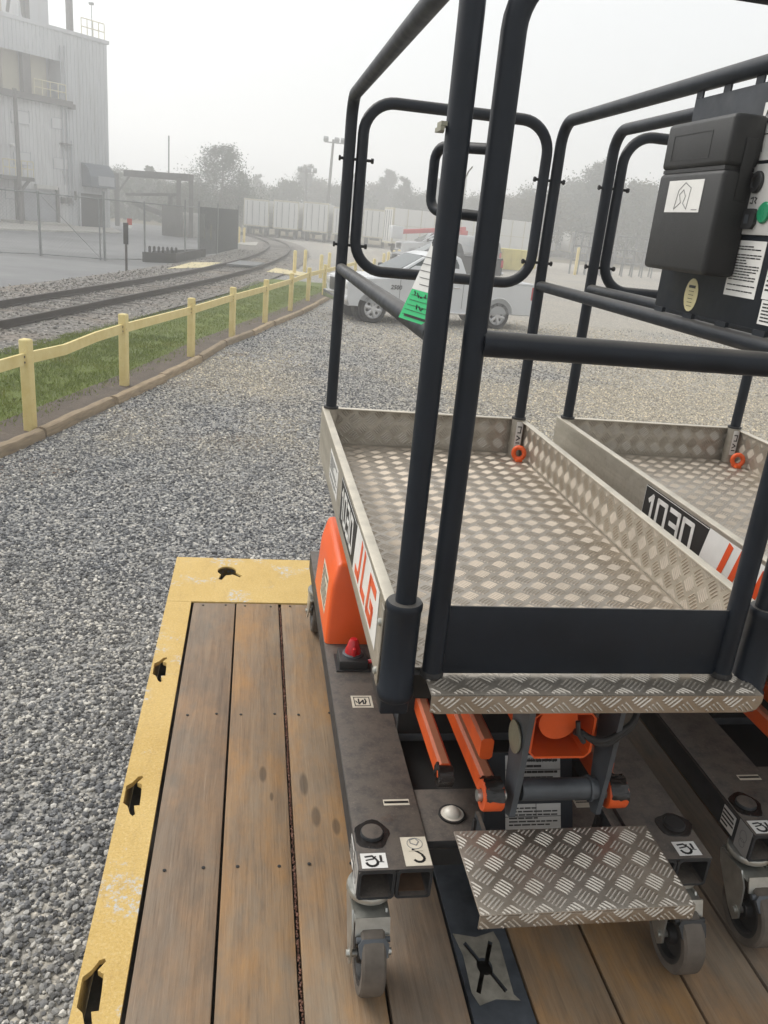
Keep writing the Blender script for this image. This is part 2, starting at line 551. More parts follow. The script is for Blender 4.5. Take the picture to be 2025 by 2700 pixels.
# ================================================================ trailer
trailer = thing('flatbed_trailer', 'flatbed trailer with a brown plank deck inside a worn yellow steel edge', 'trailer', None, (0, 0, -GH))
def T(b, name, mat, parent=None, **k):           # trailer parts are modelled in deck coordinates
    o = b.out(name, mat, parent or trailer, **k)
    if parent is None: o.location = (0, 0, GH)
    return o
DX0, DX1, DXI0, DXI1 = -.923, 1.71, -.8255, 1.612
DY0, DY1, DYI1 = -4.2, 1.737, 1.297
def keyhole(cx, cy, rx=.020, ry=.030, arm=.045, a=((65, 1), (-65, 1))):
    # tie-down pocket: a rounded hole with two slots running off it
    pts = []
    ang0 = 0
    w = 12
    stops = sorted([(x % 360) for x, _ in a])
    k = 0
    while k < 360:
        hit = [x for x in stops if abs((k - x + 180) % 360 - 180) < 12]
        if hit:
            x = hit[0]
            for da, rr in ((-17, 1), (-6, 0), (6, 0), (17, 1)):
                if rr: pts.append((cx + rx * math.cos(R(x + da)), cy + ry * math.sin(R(x + da))))
                else: pts.append((cx + (rx + arm * .72) * math.cos(R(x + da)), cy + (ry + arm) * math.sin(R(x + da))))
            k = x + 30
        else:
            pts.append((cx + rx * math.cos(R(k)), cy + ry * math.sin(R(k))))
            k += 20
    return pts
def deck_poly(pts):                              # outline of a cut-out measured in the photograph, laid on the deck
    q = [G(150 + x * .588, 1400 + y * .588, 0) for x, y in pts]
    cx, cy = sum(p.x for p in q) / len(q), sum(p.y for p in q) / len(q)
    return [(p.x - cx, p.y - cy) for p in q]
pocket = deck_poly([(366, 1096), (340, 1122), (312, 1138), (305, 1175), (298, 1214), (318, 1228), (328, 1262), (340, 1273), (354, 1262), (347, 1226), (372, 1224), (378, 1180), (382, 1132), (362, 1122), (388, 1100), (384, 1092)])
side_holes = [[(-.890 + x, y0 + y) for x, y in pocket] for y0 in (-.425, .158, .79, -1.05, -1.7)]
me = holed_plate('side_rail_plate', [(DX0, DY0), (DXI0 - .003, DY0), (DXI0 - .003, DYI1 + .002), (DX0, DYI1 + .002)], side_holes, .014)
me.materials.append(M['yellow'])
o = link('side_rail', me, trailer); o.location = (0, 0, GH)
me2 = holed_plate('front_rail_plate', [(DX0, DYI1 + .004), (DX1, DYI1 + .004), (DX1, DY1), (DX0, DY1)],
                  [keyhole(-.70, 1.60, .040, .046, .05, ((-35, 1), (-110, 1))), keyhole(.8, 1.60, .040, .046, .05, ((-35, 1), (-110, 1)))], .008)
me2.materials.append(M['yellow'])
o = link('front_rail', me2, trailer); o.location = (0, 0, GH)
b = B(); b.b2((DXI1 + .003, DY0, -.008), (DX1, DYI1 + .002, 0)); T(b, 'side_rail', M['yellow'])
b = B(); b.b2((DX0, DY0, -.2), (DX0 + .008, DY1, -.009)); T(b, 'side_web', M['yellow'])
b = B(); b.b2((DX1 - .008, DY0, -.2), (DX1, DY1, -.009)); T(b, 'side_web', M['yellow'])
b = B(); b.b2((DX0 + .01, DY1 - .008, -.2), (DX1 - .01, DY1, -.009)); T(b, 'front_web', M['yellow'])
b = B(); b.b2((DX0 + .012, DY0, -.10), (DX1 - .012, DY1 - .012, -.085)); T(b, 'deck_pan', M['pan'])
for x in (.1, 1.1):
    b = B(); b.b2((x, DY0, -.26), (x + .1, DY1 - .02, -.11)); T(b, 'chassis_beam', M['dark'])
xs = [-.8225, -.654, -.478, -.3045, -.141, -.0085, .1695, .349, .5265, .704, .8815, 1.059, 1.2365, 1.414, 1.609]
nail_rows = (-1.4, -.745, -.106, .527, 1.27)
screw = B(); screw.lathe([(.0045, 0), (.0045, .0012), (.003, .0015)], n=10)
screw_me = screw.mesh('screw', M['dark'])
for i, (x0, x1) in enumerate(zip(xs, xs[1:])):
    if i == 4: continue
    g = .0035
    b = B()
    b.b2((x0 + g, DY0, -.042), (x1 - g - (.004 if i == 1 else 0), DYI1 - .003, -.0015 - random.random() * .002), .0025, 2)
    for v in b.bm.verts: v.co.x += math.sin(v.co.y * 1.7 + i * 2) * .0008
    pk = T(b, 'deck_plank', M['wood'])
    for y in nail_rows:
        for dx in (.038, -.038):
            sc = link('screw', screw_me, pk)
            sc.location = ((x0 if dx > 0 else x1) + dx + random.uniform(-.004, .004), y + random.uniform(-.006, .006), -.0014)
# brown scale packed into the open gap beside the second board
b = B()
rr = random.Random(3)
y = -1.2
while y < 1.27:
    s = rr.uniform(.002, .004)
    b.box((-.4795 + rr.uniform(-.0025, .0015), y, -.006 + rr.uniform(-.002, .001)), (s * 1.3, s * rr.uniform(1, 2), s), Euler((rr.random() * 3, rr.random() * 3, rr.random() * 3)))
    y += rr.uniform(.0025, .007)
gap = T(b, 'gap_debris', simple('rusty_debris', (.16, .075, .05), .9, 0, .5, 80), smooth=False); tag(gap, kind='stuff')
# steel tie-down strip with a cross-shaped cut-out in a worn rectangle
def xcut(cx, cy):
    pts = []
    for k in range(24):
        a = k * 15
        pts.append((cx + .017 * math.cos(R(a)), cy + .022 * math.sin(R(a))))
    arms = {3: 1, 9: 1, 15: 1, 21: 1}
    out = []
    for k, p in enumerate(pts):
        if k in arms:
            a = k * 15 + {3: 8, 9: -8, 15: 8, 21: -8}[k]
            dx, dy = math.cos(R(a)), math.sin(R(a))
            nx, ny = -dy * .005, dx * .005
            ex, ey = cx + dx * .050, cy + dy * .078
            out += [(cx + dx * .017 - nx, cy + dy * .022 - ny), (ex - nx, ey - ny), (ex + nx, ey + ny), (cx + dx * .017 + nx, cy + dy * .022 + ny)]
        elif (k - 1) in arms or (k + 1) in arms: continue
        else: out.append(p)
    return out
me = holed_plate('tie_strip_plate', [(-.138, DY0), (-.0115, DY0), (-.0115, DYI1 - .003), (-.138, DYI1 - .003)], [xcut(-.084, -.42), xcut(-.084, -1.1), xcut(-.084, .26), xcut(-.084, .94)], .008)
me.materials.append(M['deck_steel'])
strip = link('tie_down_strip', me, trailer); strip.location = (0, 0, GH - .0008)
b = B(); b.b2((-.138, DY0, -.03), (-.1335, DYI1 - .003, -.009)); b.b2((-.016, DY0, -.03), (-.0115, DYI1 - .003, -.009)); T(b, 'strip_flange', M['deck_steel'])
for cy in (-.42,):
    me = holed_plate('worn_patch_plate', [(-.134, cy + .088), (-.085, cy + .075), (-.040, cy + .088), (-.034, cy + .06), (-.040, cy - .07), (-.030, cy - .085), (-.08, cy - .078), (-.118, cy - .09), (-.128, cy - .06), (-.124, cy + .03)],
                     [xcut(-.084, cy)], .0012)
    me.materials.append(simple('bare_worn_steel', (.23, .215, .18), .6, .2, .3, 30))
    link('worn_patch', me, strip).location = (0, 0, .0014)
# running gear, below the deck
for sx in (DX0 + .22, DX1 - .22):
    for y in (-2.9, -3.7):
        b = B(); b.lathe([(.18, -.10), (.37, -.10), (.395, -.07), (.395, .07), (.37, .10), (.18, .10)], (sx, y, -GH + .395), 'X', 32)
        w = T(b, 'wheel', M['rubber'])
        b = B(); b.lathe([(.02, -.11), (.17, -.09), (.18, .09), (.02, .11)], (sx, y, -GH + .395), 'X', 24)
        T(b, 'wheel_hub', M['zinc_dull'], w)
for y in (-2.9, -3.7):
    b = B(); b.cyl((DX0 + .2, y, -GH + .395), (DX1 - .2, y, -GH + .395), .05); T(b, 'axle', M['dark'])
    for x in (.15, 1.15):
        b = B(); b.b2((x - .04, y - .05, -GH + .43), (x + .04, y + .05, -.26)); T(b, 'hanger', M['dark'])
for x in (.15, 1.15):
    b = B(); b.b2((x - .045, 1.35, -GH), (x + .045, 1.45, -.255)); b.b2((x - .12, 1.28, -GH), (x + .12, 1.52, -GH + .02)); T(b, 'landing_leg', M['dark'])

# ================================================================ scissor lift
lift = thing('push_around_scissor_lift', 'dark grey push-around scissor lift with a green and white tag at its post', 'scissor lift', 'scissor lifts standing on the trailer', (0, 0, 0))
FZ, TT = .7188, .8514                            # platform floor, toe board top
PXL, PXR = -.376, .368
PYF, PYB = -.468, 1.150
TR = .0185                                       # guard rail tube radius
def L(b, name, mat, parent=None, **k): return b.out(name, mat, parent or lift, **k)
# --- chassis side beams: two square tubes side by side, open at the front
def open_tube(b, x0, x1, y0, y1, z0, z1, t=.005):
    b.b2((x0, y0, z0), (x0 + t, y1, z1)); b.b2((x1 - t, y0, z0), (x1, y1, z1))
    b.b2((x0 + t, y0, z0), (x1 - t, y1, z0 + t)); b.b2((x0 + t, y0, z1 - t), (x1 - t, y1, z1))
BZ0, BZ1, BYF, BYB = .2025, .2777, -.4226, 1.19
for sgn in (-1, 1):
    xo, xm, xi = sgn * .380, sgn * .3035, sgn * .228
    bm_ = B()
    xa, xb = sorted((xo, xm - sgn * .001))
    # outer tube, rounded on its long outer edges
    t = .006
    prof = [(-1, -.86), (-.86, -1), (.86, -1), (1, -.86), (1, .86), (.86, 1), (-.86, 1), (-1, .86)]
    def ring(y, hx, hz, cx, cz): return [bm_.bm.verts.new((cx + px * hx, y, cz + pz * hz)) for px, pz in prof]
    for (a, c) in ((xo, xm), (xm - sgn * .0012, xi)):
        cx, hx = (a + c) / 2, abs(a - c) / 2 - .0004
        cz, hz = (BZ0 + BZ1 - .004) / 2, (BZ1 - .004 - BZ0) / 2
        r0 = ring(BYF, hx, hz, cx, cz); r1 = ring(BYB, hx, hz, cx, cz)
        i0 = ring(BYF, hx - t, hz - t, cx, cz); i1 = ring(BYB, hx - t, hz - t, cx, cz)
        for j in range(8):
            q = (j + 1) % 8
            bm_.bm.faces.new((r0[j], r0[q], r1[q], r1[j]))
            bm_.bm.faces.new((i0[q], i0[j], i1[j], i1[q]))
            bm_.bm.faces.new((r0[q], r0[j], i0[j], i0[q]))
            bm_.bm.faces.new((r1[j], r1[q], i1[q], i1[j]))
    beam = L(bm_, 'side_beam', M['chassis'])
    lo, hi = sorted((xo, xi)); b = B(); b.b2((lo, BYF - .0005, BZ1 - .0038), (hi, BYB, BZ1), .0012); L(b, 'beam_top', M['chassis'], beam)
    # rusty inside of the inner tube
    lo, hi = sorted((xm - sgn * .0075, xi + sgn * .0068))
    b = B(); b.b2((lo, BYF + .012, BZ0 + .0062), (hi, BYF + .30, BZ0 + .0075)); b.b2((lo + .001, BYF + .3, BZ0 + .008), (hi - .001, BYF + .302, BZ1 - .008))
    L(b, 'tube_inside', M['brownsteel'], beam)
    # caster bolt with a greasy washer on top
    b = B(); b.lathe([(.040, 0), (.039, .0012), (.0, .0013)], (sgn * .342, -.324, BZ1 + .0003), n=22)
    for v in b.bm.verts:
        a = math.atan2(v.co.y + .324, v.co.x - sgn * .342)
        f = 1 + .08 * math.sin(2 * a + sgn) + .06 * math.sin(5 * a + 1) + .03 * math.sin(11 * a)
        v.co.x = sgn * .342 + (v.co.x - sgn * .342) * f; v.co.y = -.324 + (v.co.y + .324) * f
    gs = L(b, 'grease_stain', M['grease'], beam)
    b = B(); b.lathe([(.024, 0), (.024, .004), (.022, .0075), (.0, .0085)], (sgn * .342, -.324, BZ1 + .0015), n=24); L(b, 'bolt_head', M['chassis'] if sgn < 0 else M['dark'], beam)
# --- casters
def caster(x, y, front=True):
    zt = BZ0 - .0005
    r, hw = .080, .0245
    d = -1 if front else 1                       # trails towards the near end
    wc = Vector((x, y + d * .060, r))
    b = B()
    b.lathe([(.046, 0), (.048, -.004), (.048, -.012), (.040, -.020), (.030, -.024)], (x, y, zt), n=26)
    # fork: crown plate bent down into two cheeks
    for s in (-1, 1):
        b.prism([(-.040, .168), (.044, .178), (.066, .150), (.076, .070), (.060, .052), (.036, .066), (-.030, .140)], (x + s * (hw + .010) - .002, y, 0), (0, d, 0), (0, 0, 1), .004 * (1 if d < 0 else -1))
    b.prism([(-.042, -hw - .012), (.048, -hw - .012), (.066, -hw - .011), (.066, hw + .011), (.048, hw + .012), (-.042, hw + .012)], (x, y, .172), (0, d, 0), (1, 0, 0), .006 * (1 if d > 0 else -1))
    b.prism([(.0, -hw - .0105), (.036, -hw - .0105), (.036, hw + .0105), (.0, hw + .0105)], (x, y + d * .064, .178), (0, d * .35, -.94), (1, 0, 0), .004)
    f = L(b, 'caster_fork', M['zinc'])
    b = B(); b.cyl((x - hw - .022, wc.y, r), (x + hw + .022, wc.y, r), .0075, n=12)
    b.cyl((x - hw - .017, wc.y, r), (x - hw - .012, wc.y, r), .013, n=6); b.cyl((x + hw + .012, wc.y, r), (x + hw + .017, wc.y, r), .013, n=6)
    L(b, 'axle_bolt', M['zinc'], f)
    b = B(); b.lathe([(.060, -hw + .001), (.075, -hw), (.0795, -hw + .005), (r, 0), (.0795, hw - .005), (.075, hw), (.060, hw - .001)], wc, 'X', 40, closed=True)
    L(b, 'tyre', M['tyre_grey'], f)
    b = B(); b.lathe([(.0605, -hw + .002), (.0605, hw - .002), (.052, hw - .003), (.046, hw - .016), (.022, hw - .015), (.018, hw), (.009, hw), (.009, -hw), (.018, -hw), (.022, -hw + .015), (.046, -hw + .016), (.050, -hw + .003)], wc, 'X', 32, closed=True)
    L(b, 'wheel_hub', M['black'], f)
    if front:
        b = B()
        poly = [(-.031, -.004), (-.027, -.028), (-.018, -.034), (.018, -.034), (.027, -.028), (.031, -.004), (.022, .006), (-.022, .006)]
        b.prism(poly, (x, y - .092, .143), (1, 0, 0), (0, .62, .78), .010)
        for k in range(3): b.box((x, y - .1045 - k * .007, .139 - k * .009), (.042, .004, .004), Euler((R(50), 0, 0)))
        b.cyl((x - .034, y - .088, .144), (x + .034, y - .088, .144), .006, n=10)
        L(b, 'brake_pedal', M['black'] if x > 0 else M['steel_grey'], f)
    return f
caster(-.346, -.378); caster(.338, -.372)
caster(-.346, 1.02, False); caster(.338, 1.02, False)
# --- cross plates between the beams
b = B(); b.b2((-.2275, -.340, .248), (.2275, -.175, .2695), .003); b.b2((-.2275, -.340, .2045), (-.135, -.335, .2475)); b.b2((.135, -.340, .2045), (.2275, -.335, .2475))
L(b, 'cross_plate', M['chassis'])
for ya, yb_ in ((.045, .19), (.75, 1.17)):
    b = B(); b.b2((-.2275, ya, .24), (.2275, yb_, .262), .003); L(b, 'cross_plate', M['steel_grey'])
b = B(); b.b2((-.2275, -.172, .215), (.2275, -.115, .222)); b.b2((-.2275, -.115, .21), (.2275, .9, .2135)); L(b, 'floor_pan', M['dark'])
b = B(); b.b2((-.2275, .046, .262), (.2275, .060, .45), .003); L(b, 'tank_front', M['dark'])
b = B(); b.lathe([(.026, 0), (.026, .003), (.019, .004), (.0185, .008), (.014, .014), (.006, .0175), (0, .018)], (-.154, -.262, .2697), n=24)
L(b, 'bubble_level', M['ball'])
b = B(); b.lathe([(.030, 0), (.030, .004), (.026, .0045), (.026, 0)], (-.154, -.262, .2697), n=24, closed=True); L(b, 'level_ring', M['dark'])
# --- sloped data plate panel in the middle
pu, pv = Vector((1, 0, 0)), Vector((0, .066, .129)).normalized()
po = Vector((.0, -.340, .262))
b = B(); b.prism([(-.10, 0), (.10, 0), (.10, .185), (-.10, .185)], po, pu, pv, -.012); panel_l = L(b, 'data_panel', M['frame'])
for z in (-.135, .135):
    b = B()
    b.prism([(-.010, 0), (.010, 0), (.004, .05), (-.004, .05)], (z, -.352, .285), (.0, 1, 0), (0, 0, 1), .01)
    L(b, 'step_lug', M['dark'])
sticker(panel_l, po + pu * .010 + pv * .044, pu, pv, .125, .066, 'silver_label', 'data_plate', lines=8, strokes=[([(-.5, .1), (.5, .1)], .0012), ([(.05, .1), (.05, .5)], .0012)])
sticker(panel_l, po + pu * .010 + pv * .150, pu, pv, .125, .058, 'silver_label', 'data_plate', lines=4, texts=[('INDUSTRIES, INC.', 0, .32, .0135)], strokes=[([(-.5, -.02), (.5, -.02)], .0012)])
# --- pivot tube, hanger links and orange scissor arms
PY, PZ = -.365, .418
b = B(); b.cyl((-.052, PY, PZ), (.112, PY, PZ), .0225, n=26); b.cyl((.094, PY, PZ), (.100, PY, PZ), .027, n=26)
L(b, 'pivot_tube', M['steel_grey'])
for x, w in ((-.068, .012), (.118, .010)):
    b = B()
    b.prism([(-.022, -.050), (.0, -.060), (.022, -.045), (.034, .02), (.06, .225), (-.035, .225), (-.03, .05)], (x - w / 2, PY, PZ), (0, 1, 0), (0, 0, 1), w)
    L(b, 'hanger_link', M['steel_grey'])
b = B(); b.lathe([(.030, 0), (.033, .003), (.033, .006), (.0, .007)], (-.0745, PY + .01, .54), 'X', 24)
for v in b.bm.verts: v.co.x = -.0745 - (v.co.x + .0745)
L(b, 'link_pin', M['zinc_dull'])
def rect_tube(b, p0, p1, w, h, t=.004, r=.006, cap=False):
    # hollow rectangular tube from p0 to p1 with open ends
    p0, p1 = Vector(p0), Vector(p1)
    d = (p1 - p0).normalized()
    ux = Vector((1, 0, 0)); uz = ux.cross(d).normalized()
    def prof(w_, h_, r_):
        return [(-w_ / 2 + r_, -h_ / 2), (w_ / 2 - r_, -h_ / 2), (w_ / 2, -h_ / 2 + r_), (w_ / 2, h_ / 2 - r_), (w_ / 2 - r_, h_ / 2), (-w_ / 2 + r_, h_ / 2), (-w_ / 2, h_ / 2 - r_), (-w_ / 2, -h_ / 2 + r_)]
    mk = lambda p, pr: [b.bm.verts.new(p + ux * x + uz * z) for x, z in pr]
    o0, o1, i0, i1 = mk(p0, prof(w, h, r)), mk(p1, prof(w, h, r)), mk(p0, prof(w - 2 * t, h - 2 * t, r * .6)), mk(p1, prof(w - 2 * t, h - 2 * t, r * .6))
    if cap:
        b.bm.faces.new(i0); b.bm.faces.new(i1[::-1])
    for j in range(8):
        q = (j + 1) % 8
        b.bm.faces.new((o0[j], o0[q], o1[q], o1[j])); b.bm.faces.new((i0[q], i0[j], i1[j], i1[q]))
        b.bm.faces.new((o0[q], o0[j], i0[j], i0[q])); b.bm.faces.new((o1[j], o1[q], i1[q], i1[j]))
for x, y0, z0, y1, z1, w in ((-.112, -.345, .405, 1.0, .34, .030), (-.176, -.235, .36, 1.0, .34, .028), (.155, -.345, .405, 1.0, .34, .030), (.205, -.235, .36, 1.0, .34, .028),
                             (-.112, .95, .42, -.30, .47, .028), (.155, .95, .42, -.30, .47, .028), (-.176, -.22, .55, 1.0, .47, .028), (.205, -.22, .55, 1.0, .47, .028)):
    b = B(); rect_tube(b, (x, y0, z0), (x, y1, z1), w, .05, cap=True); L(b, 'scissor_arm', M['arm'])
for x in (-.112, .155):
    b = B(); b.lathe([(.014, -.021), (.030, -.021), (.032, -.018), (.032, .018), (.030, .021), (.014, .021)], (x, PY, PZ - .012), 'X', 26, closed=True)
    k = L(b, 'knuckle', M['orange'])
    b = B()
    rr = random.Random(int(x * 1000))
    b.lathe([(.0345, -.019), (.0355, 0), (.0345, .019)], (x, PY, PZ - .012), 'X', 30)
    bmesh.ops.delete(b.bm, geom=[v for v in b.bm.verts if v.co.z < PZ - .012 + .008 + .006 * math.sin(v.co.y * 300)], context='VERTS')
    bmesh.ops.subdivide_edges(b.bm, edges=b.bm.edges[:], cuts=2)
    for v in b.bm.verts: v.co.z += rr.uniform(-.003, .004); v.co.y += rr.uniform(-.003, .003)
    L(b, 'grease_smear', M['grease'], k)
    b = B(); b.cyl((x - .030, PY, PZ - .012), (x + .030, PY, PZ - .012), .012, n=16); L(b, 'pivot_pin', M['zinc'], k)
b = B(); b.lathe([(.01, -.016), (.026, -.016), (.026, .016), (.01, .016)], (-.176, -.235, .356), 'X', 22, closed=True)
for v in b.bm.verts: v.co += Vector((random.uniform(-.002, .002),) * 3)
L(b, 'greasy_joint', M['grease'])
b = B(); rect_tube(b, (.013, -.375, .555), (.013, .9, .50), .132, .105, .005, .014); L(b, 'boom_tube', M['orange'])
b = B(); b.cyl((.0, -.372, .585), (.0, -.05, .585), .040, n=24); L(b, 'lift_cylinder', M['orange'])
for k, (z, sx) in enumerate(((.575, 0), (.565, .012))):
    b = B(); b.tube(fillet([(.03 + sx, -.385, .572), (.09, -.40, z - .022), (.15, -.39, z + .02), (.19, -.33, .66)], .05, 8), .0065, 10); L(b, 'cable', M['rubber'])
b = B(); b.tube([(.030, -.392, .60), (.034, -.396, .575), (.050, -.394, .553)], .005, 8); L(b, 'cable_tie', M['black'])
# lower underside plates so that nothing hangs in the air
b = B(); b.b2((-.23, .2, .262), (.23, .74, .335), .004); L(b, 'power_pack', M['dark'])
# --- step
SZ, SX0, SX1, SY0, SY1 = .350, -.192, .222, -.612, -.402
b = B(); b.b2((SX0, SY0, SZ - .004), (SX1, SY1, SZ), .0012); b.b2((SX0, SY0, SZ - .032), (SX1, SY0 + .004, SZ - .0045), .001)
step = L(b, 'step_plate', M['tread'])
b = B(); tread(b, (SX0, SY0, SZ), (1, 0, 0), (0, 1, 0), SX1 - SX0, SY1 - SY0); tread(b, (SX0, SY0, SZ - .033), (1, 0, 0), (0, 0, 1), SX1 - SX0, .034)
tag(L(b, 'tread_bars', M['bars'], step, smooth=False), kind='stuff')
for x in (-.13, .15):
    b = B(); b.prism([(-.60, .344), (-.34, .344), (-.34, .21), (-.40, .21)], (x, 0, 0), (0, 1, 0), (0, 0, 1), .008); L(b, 'step_bracket', M['chassis'])
# --- orange battery cover with a sloping front
cy0, cy1, cx0, cx1 = .475, .93, -.379, -.232
b = B()
pts = [((cx0, cy0, BZ1 + .001), (cx1, cy0, BZ1 + .001), (cx1, cy1, BZ1 + .001), (cx0, cy1, BZ1 + .001)),
       ((cx0 + .010, cy0 + .024, .46), (cx1, cy0 + .024, .46), (cx1, cy1 - .02, .46), (cx0 + .010, cy1 - .02, .46)),
       ((cx0 + .028, cy0 + .038, .525), (cx1, cy0 + .038, .525), (cx1, cy1 - .035, .535), (cx0 + .028, cy1 - .035, .535))]
rings = [[b.bm.verts.new(p) for p in r] for r in pts]
for a, c in zip(rings, rings[1:]):
    for j in range(4): b.bm.faces.new((a[j], a[(j + 1) % 4], c[(j + 1) % 4], c[j]))
b.bm.faces.new(rings[0][::-1]); b.bm.faces.new(rings[-1])
bmesh.ops.bevel(b.bm, geom=[e for e in b.bm.edges if (e.verts[0].co + e.verts[1].co).z > .58], offset=.014, segments=3, affect='EDGES', profile=.5)
cover = L(b, 'battery_cover', M['orange_plastic'])
n_ = Vector((-1, 0, .054)).normalized(); uy_ = Vector((.054, 0, 1)).normalized()
sticker(cover, (cx0 + .0062, .66, .385), (0, -1, 0), uy_, .16, .12, 'cream', lines=7)
# rotary isolator
b = B(); b.b2((-.350, .325, BZ1 + .0008), (-.268, .405, BZ1 + .030), .003); b.b2((-.358, .317, BZ1 + .0004), (-.260, .413, BZ1 + .004))
iso = L(b, 'isolator_switch', M['black'])
b = B(); b.lathe([(.030, 0), (.030, .006), (.026, .008)], (-.309, .365, BZ1 + .030), n=26); L(b, 'collar', M['steel_grey'], iso)
b = B(); b.lathe([(.0235, 0), (.022, .010), (.018, .020), (.014, .036), (.010, .042), (.0, .043)], (-.309, .365, BZ1 + .038), n=20); b.b2((-.314, .335, BZ1 + .038), (-.304, .395, BZ1 + .062), .003)
L(b, 'red_knob', M['redplastic'], iso)
b = B(); b.tube([(-.27, .34, BZ1 + .02), (-.25, .33, BZ1 + .03), (-.235, .36, BZ1 + .02)], .006, 10); L(b, 'cable_gland', M['redplastic'], iso)
# chassis stickers
X_, Y_, Z_ = Vector((1, 0, 0)), Vector((0, 1, 0)), Vector((0, 0, 1))
zt = BZ1 + .0002
hook = [([(-.12, .05), (.05, -.03), (.22, -.14)], .004), (arc(.06, -.25, .2, 40, -150, 8, .13), .005)]
sticker(lift, (-.257, -.376, zt), X_, Y_, .054, .080, 'cream', strokes=hook, label='cream hook symbol sticker')
sticker(lift, (-.257, -.376, zt + .0012), X_, Y_, .030, .001, 'cream', 'sticker_rim')
st = B(); stroke(st, [(x * .054, y * .080) for x, y in arc(.02, .26, .30, 0, 360, 16, .19)], .0012, (-.257, -.376, zt + .001), X_, Y_); stroke(st, [(-.008, .022), (-.008, .032), (.004, .036), (.010, .026), (.004, .016), (-.008, .022)], .002, (-.257, -.376, zt + .001), X_, Y_); L(st, 'sticker_print', M['greyink'], smooth=False)
def tie_sticker(x, y):
    sticker(lift, (x, y, zt), X_, Y_, .052, .040, 'white', strokes=[(arc(-.08, -.12, .22, 190, 380, 8, .26), .005), ([(-.32, .25), (-.05, .30), (.1, .05)], .004), ([(-.3, .02), (-.02, .1), (.08, .25)], .003), ([(.28, .28), (.28, -.02)], .005), ([(.18, -.1), (.38, -.12)], .0015)])
tie_sticker(-.347, -.398); tie_sticker(.335, -.395)
sticker(lift, (-.303, .168, zt), X_, Y_, .056, .056, 'cream', strokes=[([(-.38, .36), (.36, .36), (.36, -.36), (-.36, -.36), (-.38, .36)], .0022), ([(-.16, .2), (-.16, -.2), (.05, .1), (.05, -.2)], .004), ([(.15, .2), (.18, 0), (.12, -.2)], .004), ([(-.3, .05), (-.24, -.1)], .003)])
sticker(lift, (-.274, -.228, zt), X_, Y_, .058, .019, 'cream', lines=1)
sticker(lift, (.180, -.215, .2697), X_, Y_, .075, .070, 'cream', lines=8, label='cream instruction sticker stained orange')
sticker(lift, (.190, -.115 + .17, .2622), X_, Y_, .07, .09, 'cream', lines=7)
sticker(lift, (-.3803, -.330, .240), (0, -1, 0), Z_, .050, .050, 'white', lines=4)
sticker(lift, (-.3803, -.392, .240), (0, -1, 0), Z_, .050, .072, 'silver_label', strokes=[(arc(0, .1, .25, 0, 360, 12, .2), .0012), (arc(0, -.15, .2, 0, 360, 12, .14), .0012)], ink='greyink')
# --- platform floor, sill and toe boards
b = B(); b.b2((PXL + .006, -.39, FZ - .005), (PXR - .006, PYB - .006, FZ)); floor_p = L(b, 'platform_floor', M['tread'])
b = B(); tread(b, (PXL + .01, -.385, FZ), (1, 0, 0), (0, 1, 0), PXR - PXL - .02, PYB + .385 - .015); tag(L(b, 'tread_bars', M['bars_dirty'], floor_p, smooth=False), kind='stuff')
b = B(); b.b2((PXL + .02, PYF + .06, FZ - .055), (PXR - .02, PYB - .03, FZ - .0055)); L(b, 'floor_frame', M['dark'])
SLX0, SLX1 = -.297, .336
b = B()
b.b2((SLX0, PYF - .018, FZ - .001), (SLX1, -.388, FZ + .0025), .0012)
b.prism([(SLX0, -.032), (SLX0 + .012, -.036), (SLX1 - .028, -.036), (SLX1 - .008, -.030), (SLX1, -.014), (SLX1, .0), (SLX0, .0)], (0, PYF - .018, FZ + .0022), (1, 0, 0), (0, 0, 1), .0035)
sill = L(b, 'sill_plate', M['tread'])
b = B(); tread(b, (SLX0, PYF - .016, FZ + .0026), (1, 0, 0), (0, 1, 0), SLX1 - SLX0, .094); tread(b, (SLX0, PYF - .0218, FZ - .0325), (1, 0, 0), (0, 0, 1), SLX1 - SLX0 - .014, .034)
tag(L(b, 'tread_bars', M['bars'], sill, smooth=False), kind='stuff')
def toe(lo, hi, flange_lo, flange_hi, o, ux, w, bars='bars_dirty'):
    b = B(); b.b2(lo, hi)
    t = L(b, 'toe_board', M['alu'])
    b = B(); b.b2(flange_lo, flange_hi, .0012); L(b, 'toe_flange', M['alu_bright'], t)
    b = B(); tread(b, o, ux, (0, 0, 1), w, TT - FZ - .006); tag(L(b, 'tread_bars', M[bars], t, smooth=False), kind='stuff')
    return t
TY0, TY1 = -.385, PYB
toeL = toe((PXL, TY0, FZ - .034), (PXL + .004, TY1, TT - .004), (PXL, TY0, TT - .004), (PXL + .022, TY1, TT), (PXL + .0042, TY0 + .02, FZ + .002), (0, 1, 0), TY1 - TY0 - .04)
toeR = toe((PXR - .004, TY0, FZ - .034), (PXR, TY1, TT - .004), (PXR - .022, TY0, TT - .004), (PXR, TY1, TT), (PXR - .0042, TY1 - .02, FZ + .002), (0, -1, 0), TY1 - TY0 - .04)
toe((PXL + .004, PYB - .004, FZ - .034), (PXR - .004, PYB, TT - .004), (PXL + .023, PYB - .02, TT - .0042), (PXR - .023, PYB, TT - .0002), (PXL + .03, PYB - .0042, FZ + .002), (1, 0, 0), PXR - PXL - .06, 'bars')
